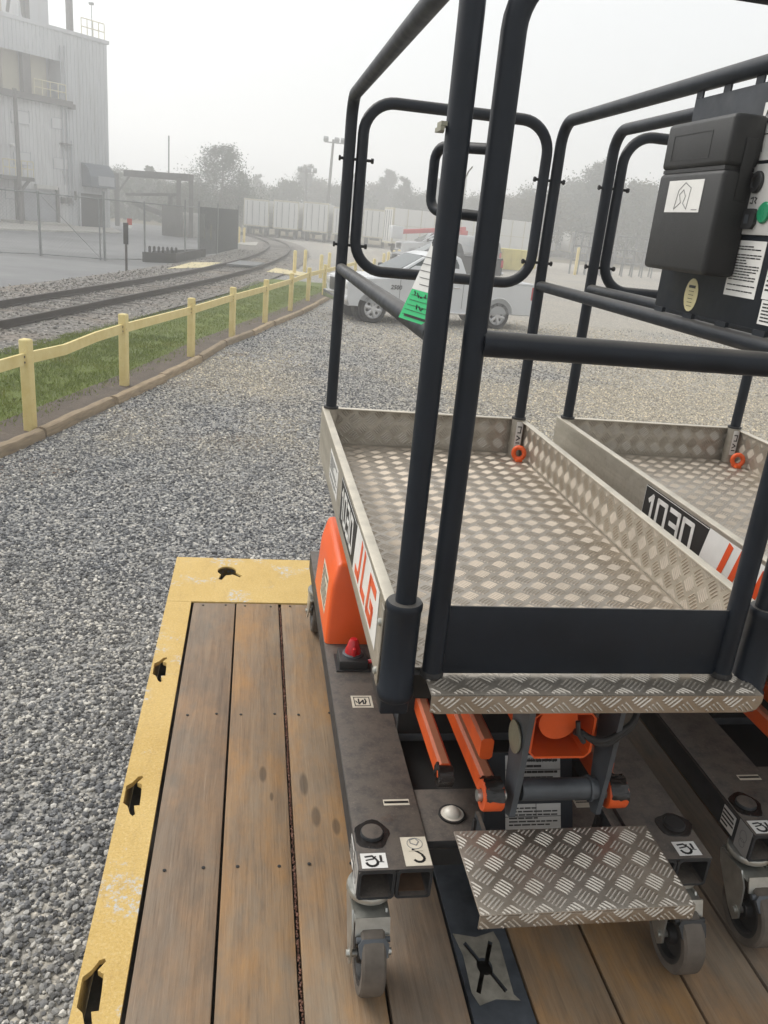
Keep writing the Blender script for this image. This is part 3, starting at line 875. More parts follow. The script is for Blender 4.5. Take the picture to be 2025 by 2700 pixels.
# end plates of the left and right boards, with bolts
for x, s in ((PXL, -1), (PXR, 1)):
    b = B(); b.b2((x - .003 if s < 0 else x, TY0 - .012, FZ - .036), (x if s < 0 else x + .003, TY0 + .018, TT - .012), .0008)
    ep = L(b, 'end_plate', M['alu'])
    for z in (FZ - .012, TT - .045):
        b = B(); b.lathe([(.0075, 0), (.0075, .004), (.005, .006), (0, .0065)], (x + s * .003, TY0 + .004, z), 'X', 12)
        if s < 0:
            for v in b.bm.verts: v.co.x = 2 * (x - .003) - v.co.x
        L(b, 'bolt', M['zinc'], ep)
# model number decals along the outer faces: black field, white figures, then a white field with orange letters
def glyph(ch):
    w = 1.0
    return {'1': [[(.15, .80), (.45, 1), (.45, 0)]], '0': [[(0, 0), (0, 1), (.8, 1), (.8, 0), (0, 0)]],
            '3': [[(0, 1), (.8, 1), (.8, 0), (0, 0)], [(.1, .5), (.8, .5)]], 'P': [[(0, 0), (0, 1), (.8, 1), (.8, .45), (.15, .45)]],
            'J': [[(0, .1), (.62, .1), (.62, 1)]], 'L': [[(.1, 1), (.1, .1), (.75, .1)]], 'G': [[(.95, .9), (.1, .9), (.1, .1), (.86, .1), (.86, .42), (.52, .42)]]}[ch]
def decal(board, x, n, yA, yB, yC, z0, z1):
    # reads from yA (far) to yC (near) on the left face, mirrored on the right face
    ux = Vector((0, -1 if n < 0 else 1, 0))
    o = Vector((x + n * .0005, 0, 0))
    X = lambda y: (-y if n < 0 else y)
    b = B()
    a0, a1, a2 = (X(yA), X(yB), X(yC)) if n < 0 else (X(yC), X(yC) + abs(yA - yB), X(yA))
    sh = .03
    b.prism([(a0, z0), (a1 - sh, z0), (a1, z1), (a0 + .006, z1), (a0, z1 - .006)], o, ux, Z_, .0006)
    bl = L(b, 'model_decal', M['ink'], board, smooth=False)
    b = B(); b.prism([(a1 - sh + .0005, z0), (a2, z0), (a2, z1), (a1 + .0005, z1)], o, ux, Z_, .0006)
    wh = L(b, 'logo_decal', M['white'], board, smooth=False)
    oo = o + Vector((n * .0009, 0, 0))
    b = B()
    e = .003
    for p in ([(a0 + e, z0 + e), (a0 + e, z1 - e), (a1 - e, z1 - e)],): stroke(b, p, .0015, oo, ux, Z_)
    H, Wd = (z1 - z0) * .62, .060
    for i, ch in enumerate('1030P'):
        gx = a0 + .026 + i * .073 - (.012 if i else 0)
        if gx + Wd > a1 - .01: break
        for st_ in glyph(ch): stroke(b, [(gx + px * Wd, z0 + (z1 - z0) * .19 + py * H) for px, py in st_], .0135, oo, ux, Z_)
    L(b, 'model_number', M['white'], bl, smooth=False)
    b = B()
    H, Wd = (z1 - z0) * .80, .082
    for i, ch in enumerate('JLG'):
        gx = a1 + .018 + i * .094
        for st_ in glyph(ch): stroke(b, [(gx + px * Wd + py * .030, z0 + (z1 - z0) * .10 + py * H) for px, py in st_], .021, oo, ux, Z_)
    L(b, 'logo_letters', M['orange_ink'], wh, smooth=False)
decal(toeL, PXL, -1, .375, .020, -.330, FZ + .0, TT - .012)
decal(toeR, PXR, 1, .375, .020, -.330, FZ + .0, TT - .012)
# rear corner sockets
for x in (-.3465, .3405):
    b = B(); b.lathe([(.0225, FZ + .001), (.0225, TT + .004), (.0190, TT + .004), (.0190, FZ + .001)], (x, 1.1165, 0), 'Z', 26, closed=True)
    so = L(b, 'corner_socket', M['alu'])
    b = B(); b.lathe([(.026, TT + .003), (.026, TT + .010), (.019, TT + .011), (.019, TT + .003)], (x, 1.1165, 0), 'Z', 26, closed=True); L(b, 'socket_cap', M['black'], so)
b = B()
o_ = Vector((.3405, 1.0935, .80))
b.prism([(-.012, -.048), (.012, -.048), (.012, .048), (-.012, .048)], o_, (1, 0, 0), (0, 0, 1), .0008)
st = L(b, 'socket_sticker', M['white'])
b = B()
for p in ([(-.006, .03), (.006, .03), (.006, .008), (-.004, .008)], [(-.006, -.004), (.006, -.012), (-.006, -.02)], [(-.006, -.03), (.006, -.03)]): stroke(b, p, .004, o_ + Vector((0, -.001, 0)), (1, 0, 0), (0, 0, 1))
L(b, 'print', M['ink'], st)
# orange lanyard eyes
for x, ry in ((.330, 25),):
    b = B()
    ring_ = [(x + .019 * math.cos(R(a)) * math.cos(R(ry)), 1.03 + .019 * math.cos(R(a)) * math.sin(R(-ry)) , FZ + .030 + .021 * math.sin(R(a))) for a in range(0, 360, 18)]
    b.tube(ring_, .0085, 10, closed=True); b.b2((x - .012, 1.012, FZ + .0005), (x + .012, 1.048, FZ + .012), .003)
    L(b, 'lanyard_eye', M['orange_plastic'])
# --- guard rails
RX, RZ, MZ = .3445, 1.838, 1.325
PFY, PBY = -.420, 1.1165
for s in (-1, 1):
    x = s * RX - .002
    b = B(); b.tube(fillet([(x, PBY, FZ + .01), (x, PBY, RZ), (x, PFY, RZ), (x, PFY, TT)], .075, 8), TR, 18)
    L(b, 'guard_rail', M['frame'])
    b = B(); b.cyl((x, PBY - TR * .7, MZ), (x, PFY + TR * .7, MZ), TR * .95, n=18); L(b, 'mid_rail', M['frame'])
    # front sockets: fat sleeves with collars
    b = B(); xs_ = s * .348
    b.lathe([(.021, TT + .018), (.030, TT + .018), (.0325, TT + .014), (.0325, TT + .004), (.031, TT), (.031, FZ - .020), (.034, FZ - .024), (.034, FZ - .036), (.030, FZ - .042), (.0, FZ - .043)], (xs_, PFY, 0), 'Z', 28)
    L(b, 'front_socket', M['frame'])
    b = B(); b.b2((xs_ - .026, PFY - .01, FZ - .075), (xs_ + .026, PFY + .12, FZ - .0435), .004); L(b, 'socket_bracket', M['frame'])
# rear hoop between the rear posts
x0, x1 = -.306, .300
b = B()
loop = []
for cx, cz, a in ((x1 - .095, 1.832 - .095, 0), (x0 + .095, 1.832 - .095, 90), (x0 + .095, 1.325 + .095, 180), (x1 - .095, 1.325 + .095, 270)):
    loop += [(cx + .095 * math.cos(R(a + k * 10)), PBY, cz + .095 * math.sin(R(a + k * 10))) for k in range(10)]
b.tube(loop, TR * .96, 18, closed=True, upv=(0, 1, 0)); hoop = L(b, 'rear_hoop', M['frame'])
for z in (1.40, 1.66):
    for s in (-1, 1):
        b = B(); xa = s * (RX + .026) - .002; xb = s * (.306 - .031)
        b.cyl((xa, PBY, z), (xb, PBY, z), .0045, n=8); b.cyl((xa, PBY, z), (xa + s * .006, PBY, z), .008, n=6); b.cyl((xb, PBY, z), (xb - s * .008, PBY, z), .008, n=6)
        L(b, 'through_bolt', M['dark'], hoop)
# --- gate across the front
GX0, GX1, GZ0 = -.284, .287, FZ + .004
b = B(); b.tube(fillet([(GX0, PFY, GZ0), (GX0, PFY, 1.842), (GX1, PFY, 1.842), (GX1, PFY, GZ0)], .095, 10), TR, 18); gate = L(b, 'gate_frame', M['frame'])
b = B(); b.cyl((GX0 + TR * .7, PFY, 1.318), (GX1 - TR * .7, PFY, 1.318), TR * 1.12, n=18); L(b, 'gate_bar', M['frame'])
b = B(); b.b2((GX0 + .016, PFY - .004, FZ + .008), (GX1 - .014, PFY, .862), .0008); kick = L(b, 'kick_plate', M['frame'])
for s in (-1, 1):
    x = GX0 if s < 0 else GX1
    b = B(); b.lathe([(TR + .002, 0), (TR + .003, .006), (TR, .012)], (x, PFY, GZ0 - .002), 'Z', 20); L(b, 'post_foot', M['rubber'], gate)
h0 = Vector((GX0 + .003, PFY + .018, 1.597)); h1 = Vector((-.352, -.298, 1.602)); h2 = Vector((-.352, -.298, 1.507)); h3 = Vector((GX0 + .003, PFY + .018, 1.503))
b = B(); b.tube(fillet([h0, h1, h2, h3], .022, 6), .0082, 12); L(b, 'grab_handle', M['frame'])
b = B(); b.b2((-.373, -.425, 1.618), (-.352, -.395, 1.624)); b.prism([(-.02, 0), (.02, 0), (.016, .012), (-.02, .006)], (-.3745, -.410, 1.617), (0, 1, 0), (1, 0, 0), .006); L(b, 'latch_tab', M['zinc_dull'])
# --- control panel on the right side with a document box
XP = RX - .002
b = B()
b.b2((XP - .002, -.40, 1.352), (XP + .002, .250, 1.806), .001)
for y in (.235, .12, .0, -.12, -.24): b.b2((XP - .002, y - .014, 1.8055), (XP + .002, y + .014, 1.8215))
for y in (.22, .08, -.06, -.2, -.34): b.b2((XP - .006, y - .02, 1.338), (XP + .002, y + .02, 1.3525))
pan = L(b, 'control_panel', M['frame'])
b = B(); b.b2((.268, -.068, 1.440), (XP - .0025, .205, 1.641), .010, 3); b.b2((.268, -.0675, 1.6475), (XP - .0025, .2045, 1.742), .010, 3); b.b2((.272, -.060, 1.6405), (XP - .004, .198, 1.6480))
box_ = L(b, 'document_box', M['boxblack'])
b = B()
for (ya, yb, za, zb) in ((.165, .005, 1.665, 1.715),):
    for p in ([(ya, za), (ya, zb)], [(ya, zb), (yb, zb)], [(ya, za), (yb, za)], [(yb, za), (yb, zb)]):
        (p0, q0), (p1, q1) = p
        b.b2((.2672, min(p0, p1) - .0008, min(q0, q1) - .0008), (.2682, max(p0, p1) + .0008, max(q0, q1) + .0008))
b.b2((.30, -.071, 1.585), (.325, -.0675, 1.70), .002)
L(b, 'box_relief', M['ink'], box_)
NX = (0, -1, 0)
sticker(box_, (.2678, .073, 1.592), NX, Z_, .150, .064, 'white', strokes=[([(-.22, -.4), (-.16, .2), (.0, .42), (.18, .25), (.14, -.4), (.02, -.22)], .0016), ([(-.22, -.4), (-.05, -.2), (-.12, .05), (-.02, .2), (.06, .0), (.02, -.22)], .0016), ([(.30, -.42), (.44, -.42)], .0018)], ink='greyink')
b = B()
b.prism(arc(0, 0, .029, 0, 340, 17, .036), (XP - .0022, .088, 1.392), NX, Z_, .0008); ov = L(b, 'oval_sticker', M['oval'], pan)
b = B()
for k in range(5): stroke(b, [(-.010, .012 - k * .008), (.010, .012 - k * .008)], .0012, (XP - .0031, .088, 1.388), NX, Z_)
stroke(b, [(-.012, .022), (.012, .022)], .006, (XP - .0031, .088, 1.388), NX, Z_); L(b, 'print', M['ink'], ov)
b = B(); b.b2((XP - .0075, -.30, 1.525), (XP - .0022, -.035, 1.655), .001); fac = L(b, 'switch_plate', M['panelgrey'], pan)
sticker(pan, (XP - .0022, -.16, 1.715), NX, Z_, .24, .105, 'white', 'instruction_label', strokes=[([(-.5, -.05), (.5, -.05)], .002), ([(-.46, .2), (-.44, .35), (-.40, .15)], .003), ([(-.46, -.3), (-.42, -.15), (-.40, -.35)], .002)], lines=0)
sticker(pan, (XP - .0022, -.098, 1.460), NX, Z_, .112, .108, 'white', 'instruction_label', lines=17)
sticker(pan, (XP - .0022, -.225, 1.440), NX, Z_, .095, .060, 'white', 'instruction_label', lines=6)
sticker(pan, (XP - .0022, -.235, 1.386), NX, Z_, .105, .045, 'white', 'instruction_label', lines=6)
b = B(); b.lathe([(.0205, 0), (.0205, .004), (.018, .007), (.012, .007), (.011, .003), (0, .003)], (0, 0, 0), 'X', 26)
for v in b.bm.verts: v.co.x = XP - .0076 - v.co.x; v.co.y -= .083; v.co.z += 1.622
L(b, 'key_switch', M['black'], pan)
b = B(); b.prism([(-.026, -.010), (-.018, -.019), (.018, -.019), (.026, -.010), (.026, .010), (.018, .019), (-.018, .019), (-.026, .010)], (XP - .0076, -.083, 1.554), NX, Z_, .007); sk = L(b, 'power_socket', M['black'], pan)
b = B(); b.b2((XP - .0150, -.090, 1.545), (XP - .0146, -.076, 1.562)); L(b, 'socket_hole', M['steel_grey'], sk)
b = B(); b.lathe([(.020, 0), (.020, .003), (.018, .005), (0, .0055)], (0, 0, 0), 'X', 26)
for v in b.bm.verts: v.co.x = XP - .0076 - v.co.x; v.co.y -= .130; v.co.z += 1.566
L(b, 'green_button', M['greenbutton'], pan)
b = B()
for p in ([(-.010, .004), (-.002, .006), (-.002, -.005), (-.010, -.004)], [(.003, .006), (.010, .004), (.005, -.001), (.010, -.005)]): stroke(b, p, .0025, (XP - .0078, -.083, 1.588), NX, Z_)
L(b, 'panel_print', M['ink'], fac, smooth=False)

# second lift: a copy with all its parts
index_children()
lift2 = copy_tree(lift)
lift2.location = (.897, .06, 0)
lift2['label'] = 'dark grey push-around scissor lift standing parallel to the tagged one, without a tag'

sticker(toeL, (PXL - .0004, .60, .775), (0, -1, 0), Z_, .24, .088, 'white', 'warning_decal', lines=9)

# --- inspection tag hanging at the front post of the first lift
tg = thing('inspection_tag', 'white and green card tag hanging at the front post of the scissor lift', 'tag', None, Vector((-.385 + .47 * .039, -.33 - .88 * .039, 1.333)))
tg.scale = (1.02,) * 3
ax, ay = Vector((.47, -.88, -.05)).normalized(), Vector((.30, -.18, 1)).normalized()
ay = (ay - ax * ay.dot(ax)).normalized()
def quad_on(name, poly, mat, lift_=0, th=.0005, parent=tg):
    b = B(); b.prism(poly, ax.cross(ay) * lift_, ax, ay, th); return b.out(name, M[mat], parent, smooth=False)
quad_on('card', [(-.034, .051), (.028, .051), (.028, .205), (.022, .226), (.004, .200)], 'white')
quad_on('green_band', [(-.048, .002), (.028, .002), (.028, .0505), (-.0335, .0505)], 'green')
b = B()
rr = random.Random(5)
nz = ax.cross(ay) * .0009
for (yy, xl, th_) in ((.192, .008, .003), (.180, .002, .002), (.168, -.002, .004), (.152, -.008, .002)):
    x = xl
    while x < .024:
        w = rr.uniform(.003, .008); stroke(b, [(x, yy), (min(x + w, .026), yy)], th_, nz, ax, ay); x += w + .003
for k in range(5): stroke(b, [(-.030 + k * -.0006 + (4 - k) * .003, .060 + k * .0105), (.026, .060 + k * .0105)], .0008, nz, ax, ay)
for x in (-.012, -.004, .005, .013, .020):                # hand-written figures
    pts = [(x + rr.uniform(-.003, .004), .128 + rr.uniform(-.008, .009)) for _ in range(4)]
    stroke(b, pts, .0016, nz, ax, ay)
for k in range(5): stroke(b, [(-.040 + k * .0025, .010 + k * .008), (.026, .010 + k * .008)], .0007, nz, ax, ay)
for x, yy in ((-.022, .044), (-.014, .044), (-.006, .044), (.002, .043), (-.012, .026), (-.004, .026), (.003, .025)):
    stroke(b, [(x + rr.uniform(-.003, .003), yy + rr.uniform(-.004, .004)) for _ in range(3)], .0018, nz, ax, ay)
x = -.034
while x < .018:
    w = rr.uniform(.003, .008); stroke(b, [(x, .009), (x + w, .009)], .004, nz, ax, ay); x += w + .002
b.out('print', M['ink'], tg, smooth=False)
b = B(); b.tube([ax * .020 + ay * .222, ax * .022 + ay * .232, ax * .025 + ay * .236, ax * .028 + ay * .240], .0012, 6); b.out('string', M['white'], tg)
# ================================================================ setting: lot, grass, ballast, yard
import numpy as np
Z0 = -GH
def z1(x, y): return (x * .42194, y * .42194)    # crops of the photograph used for measuring
def z2(x, y): return (x * .5425, 500 + y * .5425)
def z3(x, y): return (600 + x * .5425, 300 + y * .5425)
def z4(x, y): return (1300 + x * .437, 150 + y * .437)
def gp(f, x, y): return G(*f(x, y))

def m_gravel():
    k = N('grey_gravel')
    v = k.tc()
    cell = k.voro(42, v, 'Color')
    sep = k.new('ShaderNodeSeparateColor'); k.link(cell, sep.inputs[0])
    dist = k.voro(42, v, 'Distance')
    c = k.ramp(sep.outputs[0], [(.0, (.085, .087, .09)), (.35, (.20, .20, .20)), (.7, (.33, .322, .308)), (.93, (.47, .445, .40)), (1, (.6, .56, .5))])
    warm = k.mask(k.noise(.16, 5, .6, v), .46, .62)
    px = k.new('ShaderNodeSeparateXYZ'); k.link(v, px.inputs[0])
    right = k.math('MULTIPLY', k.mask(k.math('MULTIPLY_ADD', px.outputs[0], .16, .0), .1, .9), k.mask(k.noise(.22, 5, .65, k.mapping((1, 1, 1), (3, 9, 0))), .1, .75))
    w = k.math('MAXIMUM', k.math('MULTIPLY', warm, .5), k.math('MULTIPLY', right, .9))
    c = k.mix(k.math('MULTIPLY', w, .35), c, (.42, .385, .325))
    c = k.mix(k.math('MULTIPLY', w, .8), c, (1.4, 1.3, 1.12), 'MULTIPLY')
    fine = k.noise(120, 3, .7, v)
    c = k.mix(k.math('MULTIPLY', k.mask(fine, .55, .7), .4), c, (.30, .28, .25))
    leaf = k.mask(k.noise(1.1, 6, .75, k.mapping((1, 1, 1), (8, 2, 0))), .66, .72)
    c = k.mix(k.math('MULTIPLY', k.math('MULTIPLY', leaf, k.mask(k.noise(38, 4, .7), .45, .55)), .7), c, (.16, .085, .045))
    k.set(c, .85, 0, .3)
    k.bump(k.math('SUBTRACT', 1.0, dist), .9, .02)
    return k.m
def m_asphalt():
    k = N('worn_asphalt')
    c = k.ramp(k.noise(.35, 6, .65), [(.3, (.085, .087, .092)), (.6, (.145, .147, .15)), (.8, (.21, .21, .21))])
    c = k.mix(k.math('MULTIPLY', k.mask(k.noise(.12, 4, .6, k.mapping((.5, 1.6, 1))), .52, .6), .6), c, (.05, .052, .055))
    c = k.mix(.25, c, k.ramp(k.noise(45, 3), [(.3, (.05, .05, .05)), (.7, (.25, .25, .25))]))
    k.set(c, k.math('MULTIPLY_ADD', k.noise(.5, 4), .3, .45), 0, .4)
    return k.m
def m_ballast():
    k = N('track_ballast')
    cell = k.voro(16, None, 'Color')
    sep = k.new('ShaderNodeSeparateColor'); k.link(cell, sep.inputs[0])
    c = k.ramp(sep.outputs[1], [(0, (.06, .056, .052)), (.5, (.145, .132, .118)), (1, (.30, .275, .245))])
    c = k.mix(k.math('MULTIPLY', k.mask(k.noise(.5, 5), .5, .65), .5), c, (.19, .14, .095))
    k.set(c, .9)
    k.bump(k.math('SUBTRACT', 1.0, k.voro(16)), .9, .04)
    return k.m
def m_grass_ground():
    k = N('grass_soil')
    c = k.ramp(k.noise(1.3, 6, .65), [(.3, (.080, .110, .008)), (.6, (.11, .145, .010)), (.8, (.15, .15, .025))])
    c = k.mix(k.math('MULTIPLY', k.mask(k.noise(3.2, 6, .7), .58, .68), .5), c, (.105, .08, .055))
    k.set(c, .9)
    k.bump(k.noise(60, 4), .8, .02)
    return k.m
def m_dirt():
    k = N('brown_dirt')
    c = k.ramp(k.noise(4, 7, .7), [(.3, (.065, .048, .038)), (.6, (.12, .09, .068)), (.8, (.18, .15, .12))])
    c = k.mix(k.math('MULTIPLY', k.mask(k.noise(45, 4), .5, .65), .5), c, (.05, .055, .03))
    k.set(c, .9)
    k.bump(k.noise(40, 5), .8, .02)
    return k.m
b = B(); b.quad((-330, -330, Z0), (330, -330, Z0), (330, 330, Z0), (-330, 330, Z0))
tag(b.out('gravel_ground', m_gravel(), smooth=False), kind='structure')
def sheet(name, left, right, z, mat, zl=None, zr=None):
    # ribbon between two polylines of equal length
    b = B()
    a = [b.bm.verts.new((p[0], p[1], Z0 + (z if zl is None else zl))) for p in left]
    c = [b.bm.verts.new((p[0], p[1], Z0 + (z if zr is None else zr))) for p in right]
    for i in range(len(a) - 1): b.bm.faces.new((a[i], c[i], c[i + 1], a[i + 1]))
    return tag(b.out(name, mat, smooth=False), kind='structure')
def lerp_path(pts, y):
    pts = sorted(pts, key=lambda p: p[1])
    if y <= pts[0][1]: i = 0
    elif y >= pts[-1][1]: i = len(pts) - 2
    else: i = max(k for k in range(len(pts) - 1) if pts[k][1] <= y)
    (x0, y0), (x1, y1) = pts[i], pts[i + 1]
    return x0 + (x1 - x0) * (y - y0) / (y1 - y0)
timber = [(-4.4, 2.2), (-3.75, 4.4), (-3.22, 6.4), (-2.91, 7.45), (-2.43, 9.2), (-1.96, 10.94), (-1.53, 12.82), (-1.18, 14.7), (-.67, 16.4), (-.2, 18.31), (.63, 21.12), (1.84, 26.2), (3.2, 31.0)]
grass_l = [(-8.6, -2), (-6.9, 4.0), (-4.6, 12.1), (-3.3, 16.9), (-1.9, 21.6), (-.9, 27), (-.2, 32.5)]
ys = [x * 1.0 for x in range(-2, 33)]
sheet('grass_strip', [(lerp_path(grass_l, y), y) for y in ys], [(lerp_path(timber, y) - .55, y) for y in ys], .05, m_grass_ground())
sheet('dirt_strip', [(lerp_path(timber, y) - .62, y) for y in ys], [(lerp_path(timber, y) - .04, y) for y in ys], .054, m_dirt(), .056, .035)
# track centre line
near = [(-9.0, 2.5), (-7.0, 9.0), (-5.3, 14.6), (-4.1, 19.6), (-2.8, 25.1), (-1.75, 30.0), (-.3, 38.2), (1.0, 48.8), (1.7, 59.1), (1.75, 68.0), (1.0, 77.0), (-.6, 85.0), (-3.2, 93.0), (-7, 101)]
def resample(pts, step):
    P = [Vector((p[0], p[1], 0)) for p in pts]
    dense = []
    for i in range(len(P) - 1):
        p0, p1, p2, p3 = P[max(i - 1, 0)], P[i], P[i + 1], P[min(i + 2, len(P) - 1)]
        for k in range(40):
            t = k / 40
            dense.append(.5 * ((2 * p1) + (p2 - p0) * t + (2 * p0 - 5 * p1 + 4 * p2 - p3) * t * t + (3 * p1 - p0 - 3 * p2 + p3) * t ** 3))
    dense.append(P[-1])
    out, acc = [dense[0]], 0
    for a, c in zip(dense, dense[1:]):
        acc += (c - a).length
        if acc >= step: out.append(c); acc = 0
    return out
nr = resample(near, .55)
def offs(path, d):
    o = []
    for i, p in enumerate(path):
        t = (path[min(i + 1, len(path) - 1)] - path[max(i - 1, 0)]).normalized()
        o.append(p + Vector((-t.y, t.x, 0)) * d)
    return o
ctr = offs(nr, .7525)
sheet('ballast', offs(ctr, 1.55), offs(ctr, -1.35), .045, m_ballast())
sheet('ballast_shoulder', offs(ctr, -1.35), offs(ctr, -2.1), .04, bpy.data.materials['track_ballast'], .0455, .055)
sheet('ballast_shoulder', offs(ctr, 2.9), offs(ctr, 1.55), .04, bpy.data.materials['track_ballast'], .012, .0455)
yard_r = [p for p in offs(ctr, 2.7) if p.y < 92]
sheet('asphalt_yard', [(p.x - 120, p.y) for p in yard_r], yard_r, .008, m_asphalt())
M['rail'] = simple('rusty_rail_steel', (.052, .040, .034), .6, .3, .3, 6)
M['sleeper'] = simple('tarred_sleeper', (.045, .036, .030), .85, 0, .4, 5, .004)
track = thing('railway_track', 'curving railway track with dark rails sunk in pale ballast', 'railway track', None, (ctr[0].x, ctr[0].y, Z0 + .02))
inv = Matrix.Translation(-track.location)
rail_prof = [(.075, .030), (.075, -.030), (.045, -.034), (.040, -.009), (-.045, -.009), (-.055, -.065), (-.075, -.065), (-.075, .065), (-.055, .065), (-.045, .009), (.040, .009), (.045, .034)]
for d in (0, 1.505):
    b = B(); b.tube([p + Vector((0, 0, Z0 + .125)) for p in offs(nr, d)], 1.0, prof=rail_prof)
    b.bm.transform(inv)
    b.out('rail', M['rail'], track)
for i, p in enumerate(ctr):
    if i >= 120: break
    t = (ctr[min(i + 1, len(ctr) - 1)] - ctr[max(i - 1, 0)]).normalized()
    b = B(); b.box((0, 0, 0), (2.5 + random.uniform(-.1, .05), .22, .12), None, .01, 1)
    if i == 0: sl_me = b.mesh('sleeper', M['sleeper'])
    else: b.bm.free()
    s = link('sleeper', sl_me, track)
    s.location = p + Vector((0, 0, Z0 - .012 + random.uniform(-.016, .010))) - track.location
    s.rotation_euler = (0, 0, math.atan2(-t.x, t.y) + random.uniform(-.02, .02))
# crossing pads
M['pad'] = simple('dusty_yellow_concrete', (.55, .47, .27), .8, 0, .2, 2)
M['concrete'] = simple('pale_concrete', (.38, .36, .32), .85, 0, .2, 1.5)
for name, mat, pts in (('yellow_crossing_pad', 'pad', [gp(z2, 815, 390), gp(z2, 985, 385), gp(z2, 1075, 360), gp(z2, 930, 358)]), ('yellow_crossing_pad', 'pad', [gp(z2, 1295, 405), gp(z2, 1470, 425), gp(z2, 1495, 412), gp(z2, 1340, 385)])):
    b = B(); b.prism([(p.x, p.y) for p in pts], (0, 0, Z0 + .004), (1, 0, 0), (0, 1, 0), .055); tag(b.out(name, M[mat], smooth=False), kind='structure')
b = B(); pts = [gp(z1, 1480, 1530), gp(z1, 1600, 1540), gp(z1, 1612, 1518), gp(z1, 1500, 1518)]; b.prism([(p.x, p.y) for p in pts], (0, 0, Z0 + .012), (1, 0, 0), (0, 1, 0), .05); tag(b.out('concrete_pad', M['concrete'], smooth=False), kind='structure')
b = B(); pts = [gp(z1, 0, 1440), gp(z1, 480, 1455), gp(z1, 760, 1460), gp(z1, 690, 1425), gp(z1, 430, 1408), gp(z1, 0, 1390)]; b.prism([(p.x, p.y) for p in pts], (0, 0, Z0 + .012), (1, 0, 0), (0, 1, 0), .10); tag(b.out('building_apron', M['concrete'], smooth=False), kind='structure')
b = B(); pts = [p for p in offs(ctr, .60) if 36.5 < p.y < 40.5]; q = [p for p in offs(ctr, -.60) if 36.5 < p.y < 40.5]
poly = [(p.x, p.y) for p in q] + [(p.x, p.y) for p in reversed(pts)]
b.prism(poly, (0, 0, Z0 + .1), (1, 0, 0), (0, 1, 0), .09); tag(b.out('crossing_surface', bpy.data.materials['worn_asphalt'], smooth=False), kind='structure')

# --- scattered stones and grass, real geometry
def stone_mesh(seed):
    bm = bmesh.new()
    bmesh.ops.create_icosphere(bm, subdivisions=1, radius=1)
    r_ = random.Random(seed)
    for v in bm.verts:
        v.co *= r_.uniform(.72, 1.12)
        v.co.z *= .72; v.co.x *= r_.uniform(.95, 1.1)
    me = bpy.data.meshes.new('stone'); bm.to_mesh(me); bm.free()
    return me
def m_stone():
    k = N('loose_stone')
    c = k.ramp(k.rnd(), [(0, (.035, .037, .042)), (.28, (.10, .104, .114)), (.52, (.22, .223, .232)), (.74, (.40, .395, .385)), (.91, (.60, .575, .53)), (1, (.78, .75, .69))])
    c = k.mix(.2, c, k.ramp(k.noise(3, 4), [(.3, (.07, .07, .072)), (.7, (.28, .275, .27))]))
    oi = k.n.new('ShaderNodeObjectInfo')
    loc = oi.outputs['Location']
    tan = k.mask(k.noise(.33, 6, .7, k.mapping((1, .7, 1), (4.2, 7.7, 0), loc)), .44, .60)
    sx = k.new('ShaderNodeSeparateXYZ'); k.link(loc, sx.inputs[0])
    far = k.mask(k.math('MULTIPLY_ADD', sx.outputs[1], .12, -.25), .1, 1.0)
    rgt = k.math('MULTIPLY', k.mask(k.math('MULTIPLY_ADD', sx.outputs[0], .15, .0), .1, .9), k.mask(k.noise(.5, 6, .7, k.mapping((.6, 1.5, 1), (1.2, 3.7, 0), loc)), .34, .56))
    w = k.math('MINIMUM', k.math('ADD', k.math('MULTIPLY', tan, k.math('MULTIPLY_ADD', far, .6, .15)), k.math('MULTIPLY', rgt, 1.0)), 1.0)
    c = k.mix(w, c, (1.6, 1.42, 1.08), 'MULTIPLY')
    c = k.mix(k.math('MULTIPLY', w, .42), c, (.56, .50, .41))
    k.set(c, .8, 0, .3)
    return k.m
def m_bstone():
    k = N('ballast_stone')
    c = k.ramp(k.rnd(), [(0, (.06, .055, .05)), (.4, (.135, .122, .107)), (.75, (.23, .21, .185)), (1, (.44, .41, .37))])
    k.set(c, .85, 0, .3)
    return k.m
